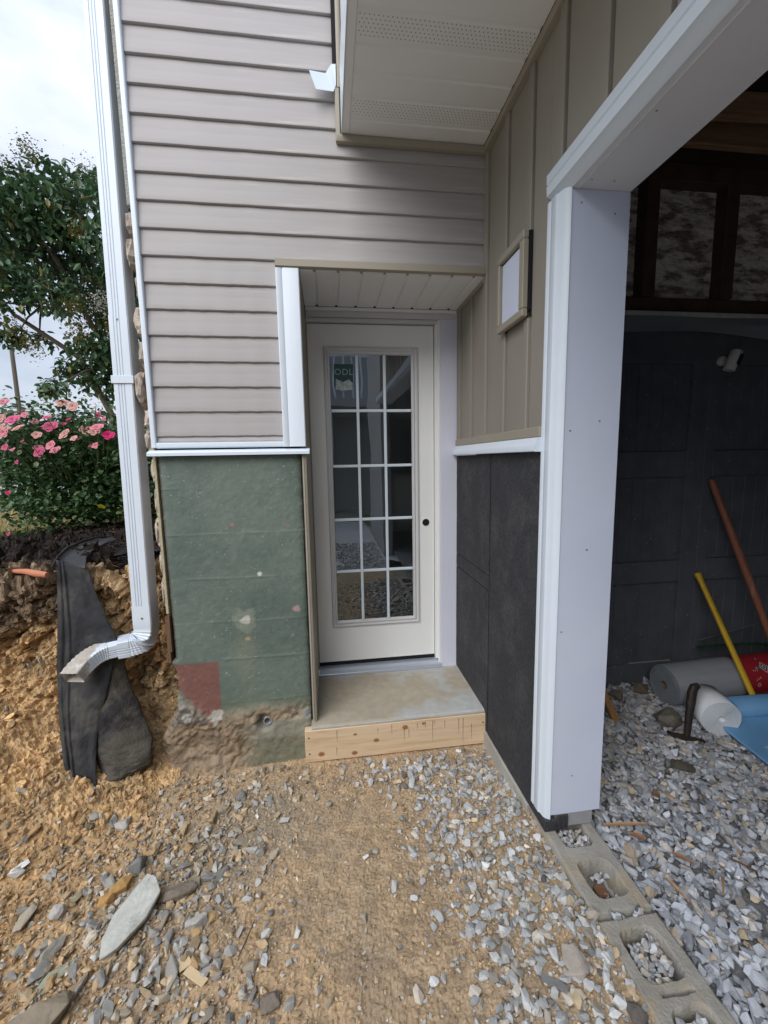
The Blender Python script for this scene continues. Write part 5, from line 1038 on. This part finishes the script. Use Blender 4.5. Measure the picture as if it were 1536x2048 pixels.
# ================================================================== FAR BACKGROUND
def pole(x, y, h, label, r=.15):
    t_ = thing('utility_pole', label, 'utility pole', (x, y, 1.03), 'utility poles beyond the road'); MB().tube([(x, y, .9), (x-.02, y, 1+h)], [r, r*.8], 10).obj('shaft', M['polewood'], t_, smooth=True)
    MB().box(x-1.1, x+1.1, y-.06, y+.06, h*.62, h*.62+.12).obj('crossarm', M['polewood'], t_); MB().tube([(x+.35, y-.1, h*.56), (x+.35, y-.1, h*.60)], .12, 8).obj('transformer', M['wire'], t_)
pole(-19.75, 30, 8.2, 'nearer wooden utility pole rising from the roses at the left edge', .15); pole(-16.9, 36, 5.9, 'further thin utility pole seen between the roses and the downspout', .14)
for i, (z0_, z1_, dy, lb) in enumerate([(5.9, 5.1, 0, 'topmost overhead power line beyond the road'), (5.3, 4.85, .3, 'second overhead power line from the top'), (4.9, 4.6, .1, 'middle overhead power line, thicker than the rest'), (4.4, 4.4, .5, 'lowest overhead power line, just over the roofs'), (6.5, 5.4, .6, 'thin overhead wire meeting the top of the nearer pole')]):
    pts = [(-34+44*t, 30+dy+9*t, z0_+(z1_-z0_)*t-1.2*math.sin(math.pi*t)*.5) for t in [k/16 for k in range(17)]]
    o = MB().tube(pts, .022 if i != 2 else .04, 5).obj('power_line', M['wire']); props(o, lb, 'power line', 'overhead power lines')
def house(x, y, w, d, h, rh, lb, wall='clad'):
    t_ = thing('house', lb, 'house', (x, y, 1)); MB().box(x-w/2, x+w/2, y, y+d, .9, 1+h).obj('wall', M[wall], t_)
    MB().ext([(y-.5, 1+h), (y+d/2, 1+h+rh), (y+d+.5, 1+h)], 'x', x-w/2-.4, x+w/2+.4).obj('roof', M['roofing'], t_)
    for i in range(3):
        wx = x-w/2+w*(i+.5)/3; f_ = MB().box(wx-.6, wx+.6, y-.03, y-.001, 1.9, 3.1).obj('window', M['walk'], t_); MB().box(wx-.5, wx+.5, y-.05, y-.0305, 2.0, 3.0).obj('pane', M['dark'], f_)
house(-25, 47, 17, 9, 2.2, 2.1, 'low brown roofed house far beyond the road, above the roses')
def treeline():
    n = 30000; x = RNG.uniform(-90, 8, n); hh = 1.6+1.9*np.abs(fbm(x, x*0, None, .16, 4, .6, 3))+.7*np.exp(-((x+27)/2.2)**2)*2; y = 62+RNG.uniform(-2, 2, n); z = 1+RNG.random(n)**.7*hh*1.25
    p = np.stack([x, y, z], 1); c = np.array([.06, .085, .035])*RNG.uniform(.6, 1.5, n)[:, None]; return p, c
p, c = treeline(); o = leafmesh('treeline', p, RNG.uniform(.5, 1.0, len(p)), c, 'tree_far', None, .3, .3, .9); props(o, 'low line of far trees on the horizon beyond the road', 'trees', kind='stuff')
def shrub(x, y, z, r, n, lb, col):
    t_ = thing('shrub', lb, 'shrub', (x, y, 1.03)); d = RNG.normal(0, 1, (n, 3)); d /= np.linalg.norm(d, axis=1)[:, None]; q = d*(RNG.random(n)**.35)[:, None]*r*np.array([1, 1, .8]); q *= (1+.3*fbm(d[:, 0]*2, d[:, 1]*2, d[:, 2]*2, 1.5, 2, .5, 4))[:, None]
    leafmesh('foliage', q+np.array([x, y, z]), RNG.uniform(.05, .09, n)*(r/.5)**.5, np.array(col)*RNG.uniform(.6, 1.4, n)[:, None], 'leaf', t_, .3, .3, .7); MB().tube([(x, y, 1), (x, y, z)], .03, 6).obj('stem', M['bark'], t_)
shrub(-.95, 3.6, 1.45, .42, 2600, 'mid green shrub glimpsed between the downspout and the roses', (.08, .12, .05)); shrub(-15.6, 24, 2.6, 1.7, 1800, 'far round bush beside the thin utility pole', (.06, .10, .04)); shrub(-20.6, 33, 3.6, 1.3, 1500, 'far round tree behind the nearer utility pole', (.06, .09, .035))

# ================================================================== THINGS IN THE GARAGE
gr = thing('underlay_roll', 'large grey roll of underlay with a red label, against the black doors', 'roll', (2.66, .03, .13))
ax = Vector((1, .02, .012)).normalized(); c0 = Vector((2.655, .045, .238)); k = 40; Rr = .107; ln_ = 1.0
uu_ = Vector((0, 0, 1)); ss_ = ax.cross(uu_).normalized(); uu_ = ss_.cross(ax)
def ring(c, r): return [c+ss_*r*math.cos(2*math.pi*i/k)+uu_*r*math.sin(2*math.pi*i/k) for i in range(k)]
def rev(prof, name, mt, par): # prof: (dist along axis, radius)
    m_ = MB(); vs = [v for d_, r in prof for v in ring(c0+ax*d_, r)]; m_.add(vs, [(a*k+i, a*k+(i+1) % k, (a+1)*k+(i+1) % k, (a+1)*k+i) for a in range(len(prof)-1) for i in range(k)]); return m_.obj(name, M[mt], par, smooth=True)
rev([(.004, Rr*.98), (0.009, Rr), (ln_, Rr)], 'body', 'rollgrey', gr)
rev([(.004, Rr*.98), (.001, Rr*.93), (.004, Rr*.86), (.001, Rr*.78), (.004, Rr*.70), (.001, Rr*.6), (.004, Rr*.5), (.001, Rr*.38), (.004, Rr*.30), (.002, Rr*.20)], 'end', 'rollend', gr)
rev([(.002, Rr*.20), (.12, Rr*.19)], 'core', 'stain', gr); rev([(.02, Rr*.19), (.021, .001)], 'core_end', 'stain', gr)
rl = rev([(.415, Rr+.0008), (.72, Rr+.0008)], 'label', 'redlabel', gr)
def onroll(pts, off=.0022): # pts: (dist, angle)
    return [tuple(c0+ax*d_+ss_*(Rr+off)*math.cos(a)+uu_*(Rr+off)*math.sin(a)) for d_, a in pts]
# angle pi .. front (towards viewer is -y): ss_ = ax x up = -y ; so angle 0 = front, pi/2 = top
def decal(cx, ca, shp, mt, off=.0022): return MB().add(onroll([(cx+a*.9, ca+b/Rr) for a, b in shp], off), [tuple(range(len(shp)))]).obj('print', M[mt], rl)
dia = lambda s: [(-s, 0), (0, -s), (s, 0), (0, s)]
decal(.545, .85, dia(.058), 'whiteprint', .0016); decal(.545, .85, dia(.053), 'teal', .0022)
for s0, s1 in ((.030, .026), (.014, .010)):
    o_ = dia(s0); i_ = dia(s1); MB().add(onroll([(.545+a*.9, .85+b/Rr) for a, b in o_+i_], .0028), [(j, (j+1) % 4, 4+(j+1) % 4, 4+j) for j in range(4)]).obj('print', M['whiteprint'], rl)
for j in range(3): decal(.470+.012*j, .55, [(-.0015, -.03+.004*j), (.0015, -.03+.004*j), (.0015, .025), (-.0015, .025)], 'whiteprint')
cr = [(.010*math.cos(t*.5236), .010*math.sin(t*.5236)) for t in range(12)]; ci = [(.007*math.cos(t*.5236), .007*math.sin(t*.5236)) for t in range(12)]
MB().add(onroll([(.480+a, .05+b/Rr) for a, b in cr+ci]), [(j, (j+1) % 12, 12+(j+1) % 12, 12+j) for j in range(12)]).obj('print', M['whiteprint'], rl)
# white foam roll with a loose flap
wf = thing('white_foam_roll', 'small white foam roll with a loose flap lying before the grey roll', 'roll', (2.72, -.18, .13))
c0 = Vector((2.722, -.235, .216)); ax = Vector((.075, .26, .012)).normalized(); up_ = Vector((0, 0, 1)); ss_ = ax.cross(up_).normalized(); uu_ = ss_.cross(ax); Rr = .086; k = 64
def spiral(turns, r0, r1, n, depth, name, mt, flap=True):
    m_ = MB(); vs = []; N_ = int(n*turns)
    pts = []
    for i in range(N_+1):
        t = i/N_; a = 2*math.pi*turns*t; r = r0+(r1-r0)*t; pts.append((r*math.cos(a), r*math.sin(a)))
    if flap:
        a = 2*math.pi*turns; px, py = pts[-1]; tx, ty = -math.sin(a), math.cos(a)
        for i in range(1, 9): pts.append((px+tx*.011*i+.0008*i*i*math.cos(a)*.3, py+ty*.011*i-.0003*i*i))
    for (px, py) in pts: vs += [tuple(c0+ss_*px+uu_*py), tuple(c0+ax*depth+ss_*px+uu_*py)]
    m_.add(vs, [(2*i, 2*i+2, 2*i+3, 2*i+1) for i in range(len(pts)-1)]); o = m_.obj(name, M[mt], wf, smooth=False); sm = o.modifiers.new('s', 'SOLIDIFY'); sm.thickness = .0055; sm.offset = -1
    o.data.polygons.foreach_set('use_smooth', [True]*len(o.data.polygons)); return o
spiral(10.80, .012, Rr, 30, .155, 'foam_layers', 'whitefoam')
# blue foam sheet, partly rolled
bf = thing('blue_foam_sheet', 'light blue foam sheet unrolled over the gravel at the right edge', 'foam sheet', (2.95, -.3, .14))
nu, nv = 40, 50; vs = []
for j in range(nv+1):
    v = j/nv
    for i in range(nu+1):
        u = i/nu
        # u across (front-left edge to back-right), v along length away to the right
        x = 2.735+.62*u; yy = -.150-.42*v-.10*v*u; vs.append((x-.02*v, yy-.14*u*0, .150+.020*math.sin(u*3.2+.4)*(1-.7*v)+.055*math.exp(-((v-.0)/.18)**2)*(1-.2*u)+.006*math.sin(u*11+v*5)))
m_ = MB(); m_.add(vs, [(j*(nu+1)+i, j*(nu+1)+i+1, (j+1)*(nu+1)+i+1, (j+1)*(nu+1)+i) for j in range(nv) for i in range(nu)]); o = m_.obj('sheet', M['bluefoam'], bf, smooth=True); sm = o.modifiers.new('s', 'SOLIDIFY'); sm.thickness = .004
m_ = MB(); vs = []; a0 = Vector((2.835, -.165, .215)); dd = Vector((.55, -.02, 0)); N_ = 110
for i in range(N_+1):
    t = i/N_; a = -1.6+t*2*math.pi*3.2; r = .066-.040*t
    for e in (0, 1): vs.append((a0.x+dd.x*e, a0.y+dd.y*e+r*math.cos(a), a0.z+r*math.sin(a)*.8))
m_.add(vs, [(2*i, 2*i+2, 2*i+3, 2*i+1) for i in range(N_)]); o = m_.obj('curl', M['bluefoam'], bf, smooth=True); sm = o.modifiers.new('s', 'SOLIDIFY'); sm.thickness = .003
# hammer
hm = thing('hammer', 'old dark iron hammer standing on its head in the gravel', 'hammer', (2.50, -.24, .14))
hp = [(2.528, -.245, .150), (2.535, -.240, .20), (2.545, -.232, .26), (2.560, -.222, .315), (2.572, -.212, .355), (2.582, -.210, .378), (2.604, -.210, .385)]
MB().tube(hp, [.015, .016, .018, .021, .022, .021, .014], 12, sy=.85).obj('handle', M['iron'], hm, smooth=True)
MB().tube([(2.445, -.225, .172), (2.475, -.233, .160), (2.51, -.242, .150), (2.55, -.252, .143), (2.60, -.268, .138)], [.010, .012, .0165, .013, .008], 10, sx=.8).obj('head', M['iron'], hm, smooth=True)
# tools leaning on the door
yh = thing('yellow_tool_handle', 'yellow handled tool leaning against the black doors', 'tool', (3.12, -.02, .14))
a, b = Vector((3.043, -.165, .135)), Vector((2.968, .205, .806)); t = (b-a).normalized()
MB().tube([a, a+t*.2, b-t*.06, b-t*.03, b-t*.006, b], [.016, .0165, .0155, .018, .021, .018], 16, sx=.85).obj('handle', M['yellow'], yh, smooth=True)
MB().box(2.985, 3.100, -.195, -.135, .10, .150).obj('head', M['iron'], yh, bevel=.01)
sh = thing('shovel', 'long brown wooden shovel handle leaning on the black doors', 'shovel', (3.3, -.05, .13))
a, b = Vector((3.300, -.08, .22)), Vector((3.025, .222, 1.345)); t = (b-a).normalized()
MB().tube([a+t*.28, a+t*.6, b-t*.03, b-t*.004, b], [.0165, .019, .0175, .015, .010], 16).obj('handle', M['brown'], sh, smooth=True); MB().tube([a, a+t*.14, a+t*.279], [.012, .016, .0175], 14).obj('socket', M['steel'], sh, smooth=True)
bl = MB(); vs = []
for i in range(9):
    v = i/8; w_ = .105*(1-.15*v)*(1 if v < .75 else math.sqrt(max(0, 1-((v-.75)/.26)**2)))
    for j in range(7): u = j/6-.5; vs.append((a.x+u*2*w_+.0, a.y-.05*v-.03*(1-4*u*u)*.6, a.z+.02-.10*v))
bl.add(vs, [(i*7+j, i*7+j+1, (i+1)*7+j+1, (i+1)*7+j) for i in range(8) for j in range(6)]); o = bl.obj('blade', M['steel'], sh, smooth=True); sm = o.modifiers.new('s', 'SOLIDIFY'); sm.thickness = .002
o = MB().add([(2.285, -.075, .125), (2.325, -.060, .125), (2.325, -.030, .125), (2.285, -.045, .125), (2.205, .06, .42), (2.245, .075, .42), (2.245, .10, .41), (2.205, .085, .41)], [(0, 3, 2, 1), (4, 5, 6, 7), (0, 1, 5, 4), (1, 2, 6, 5), (2, 3, 7, 6), (3, 0, 4, 7)]).obj('timber_offcut', M['yellow'], None, bevel=.003)
o.data.materials.clear(); o.data.materials.append(wood_mat('old_pine', (.42, .24, .08), (.30, .15, .05), (30, 30, 2))); props(o, 'short yellow pine board leaning behind the white jamb', 'timber')
rock('rounded_stone', 'rounded brown grey stone in front of the grey roll', 'stone', 2.545, -.115, (.115, .10, .085), .2, (.16, .145, .12), 201, sub=24, base=.135, up=.3)
rock('rubble_stone', 'brown stone lump at the foot of the carriage door, left of the roll', 'stone', 2.62, .155, (.10, .07, .06), .2, (.14, .11, .08), 202, sub=16, base=.14, up=.3)
rock('rubble_stone', 'tan stone lump beside the doors, nearest the white jamb', 'stone', 2.45, .14, (.09, .07, .045), .2, (.20, .165, .12), 203, sub=16, base=.13, up=.3)
rock('rubble_stone', 'dark fibrous clod in the middle of the garage gravel', 'stone', 2.36, -.40, (.07, .085, .025), .5, (.10, .09, .07), 204, sub=20, base=.135, up=.4)
o = MB().tube([(3.0, .20, .36), (3.15, .17, .375), (3.35, .16, .37), (3.6, .15, .33)], .008, 8).obj('garden_hose', M['hose'], None, smooth=True); props(o, 'green garden hose lying along the top of the grey roll', 'hose')
o = MB().tube([(3.02, .215, .39), (3.2, .21, .43), (3.38, .2, .47)], .004, 6).obj('wire_stake', M['steel'], None, smooth=True); props(o, 'thin grey rod behind the grey roll', 'rod')

# ================================================================== BEHIND THE VIEWER (mirrored in the door panes)
dk_ = thing('deck_house', 'grey house with a raised white railed deck across the yard, mirrored in the door', 'house', (1, -10, 0))
bx('wall', 'clad', dk_, -7, 9, -10.4, -10.0, -.1, 6.5, 0)
bx('deck_floor', 'clad', dk_, -1.5, 7, -9.99, -7.2, 2.75, 2.95, 0)
for x in (-1.4, .9, 3.2, 6.9): bx('post', 'white', dk_, x-.07, x+.07, -7.34, -7.2, -.1, 2.749, 0)
bx('rail', 'white', dk_, -1.5, 7, -7.26, -7.2, 3.85, 3.92, 0)
for i in range(40): bx('baluster', 'white', dk_, -1.45+.21*i, -1.41+.21*i, -7.25, -7.21, 2.951, 3.849, 0)
o = MB().add([(-4.6, -7.19, -.1), (-4.3, -7.19, -.1), (-1.5, -7.19, 2.75), (-1.5, -7.19, 3.0), (-4.6, -6.19, -.1), (-4.3, -6.19, -.1), (-1.5, -6.19, 2.75), (-1.5, -6.19, 3.0)], [(0, 1, 2, 3), (4, 7, 6, 5), (0, 3, 7, 4), (1, 5, 6, 2), (0, 4, 5, 1), (3, 2, 6, 7)]).obj('stair', M['white'], dk_)
for i in range(2): bx('window', 'dark', dk_, -.4+3.4*i, 1.0+3.4*i, -9.999, -9.97, .3, 2.3, 0)
X, Y = np.meshgrid(np.linspace(.3, 2.4, 60), np.linspace(-4.6, -3.0, 50)); Z = .02+.05*np.abs(fbm(X, Y, None, 2.2, 4, .5, 5))*2
o = gridmesh('plastic_sheet', X, Y, Z, 'sheet'); props(o, 'crumpled white plastic sheet spread on the ground behind the viewer', 'sheet')
X, Y = np.meshgrid(np.linspace(-3.5, 1.64, 80), np.linspace(-7.5, -2.19, 80)); Z = .10+.01*fbm(X, Y, None, 2, 3, .5, 5)-.16*sst(-6.8, -7.5, Y); o = gridmesh('yard_gravel', X, Y, Z-.03, mat('yard_gravel', (.50, .50, .50), .9, .2, 30, bump=.6, bs=40, bdist=.01)); props(o, kind='structure')
n = 5000; x = RNG.uniform(-1.5, 1.6, n); y = RNG.uniform(-4.2, -1.75, n); o = link('gravel', scatter_mesh('gravel', np.stack([x, y, 0*x+.085], 1), RNG.uniform(.02, .045, n), flatang(n), gcol(n, .1))); props(o, 'crushed stone on the ground around the viewer', 'gravel', kind='stuff')
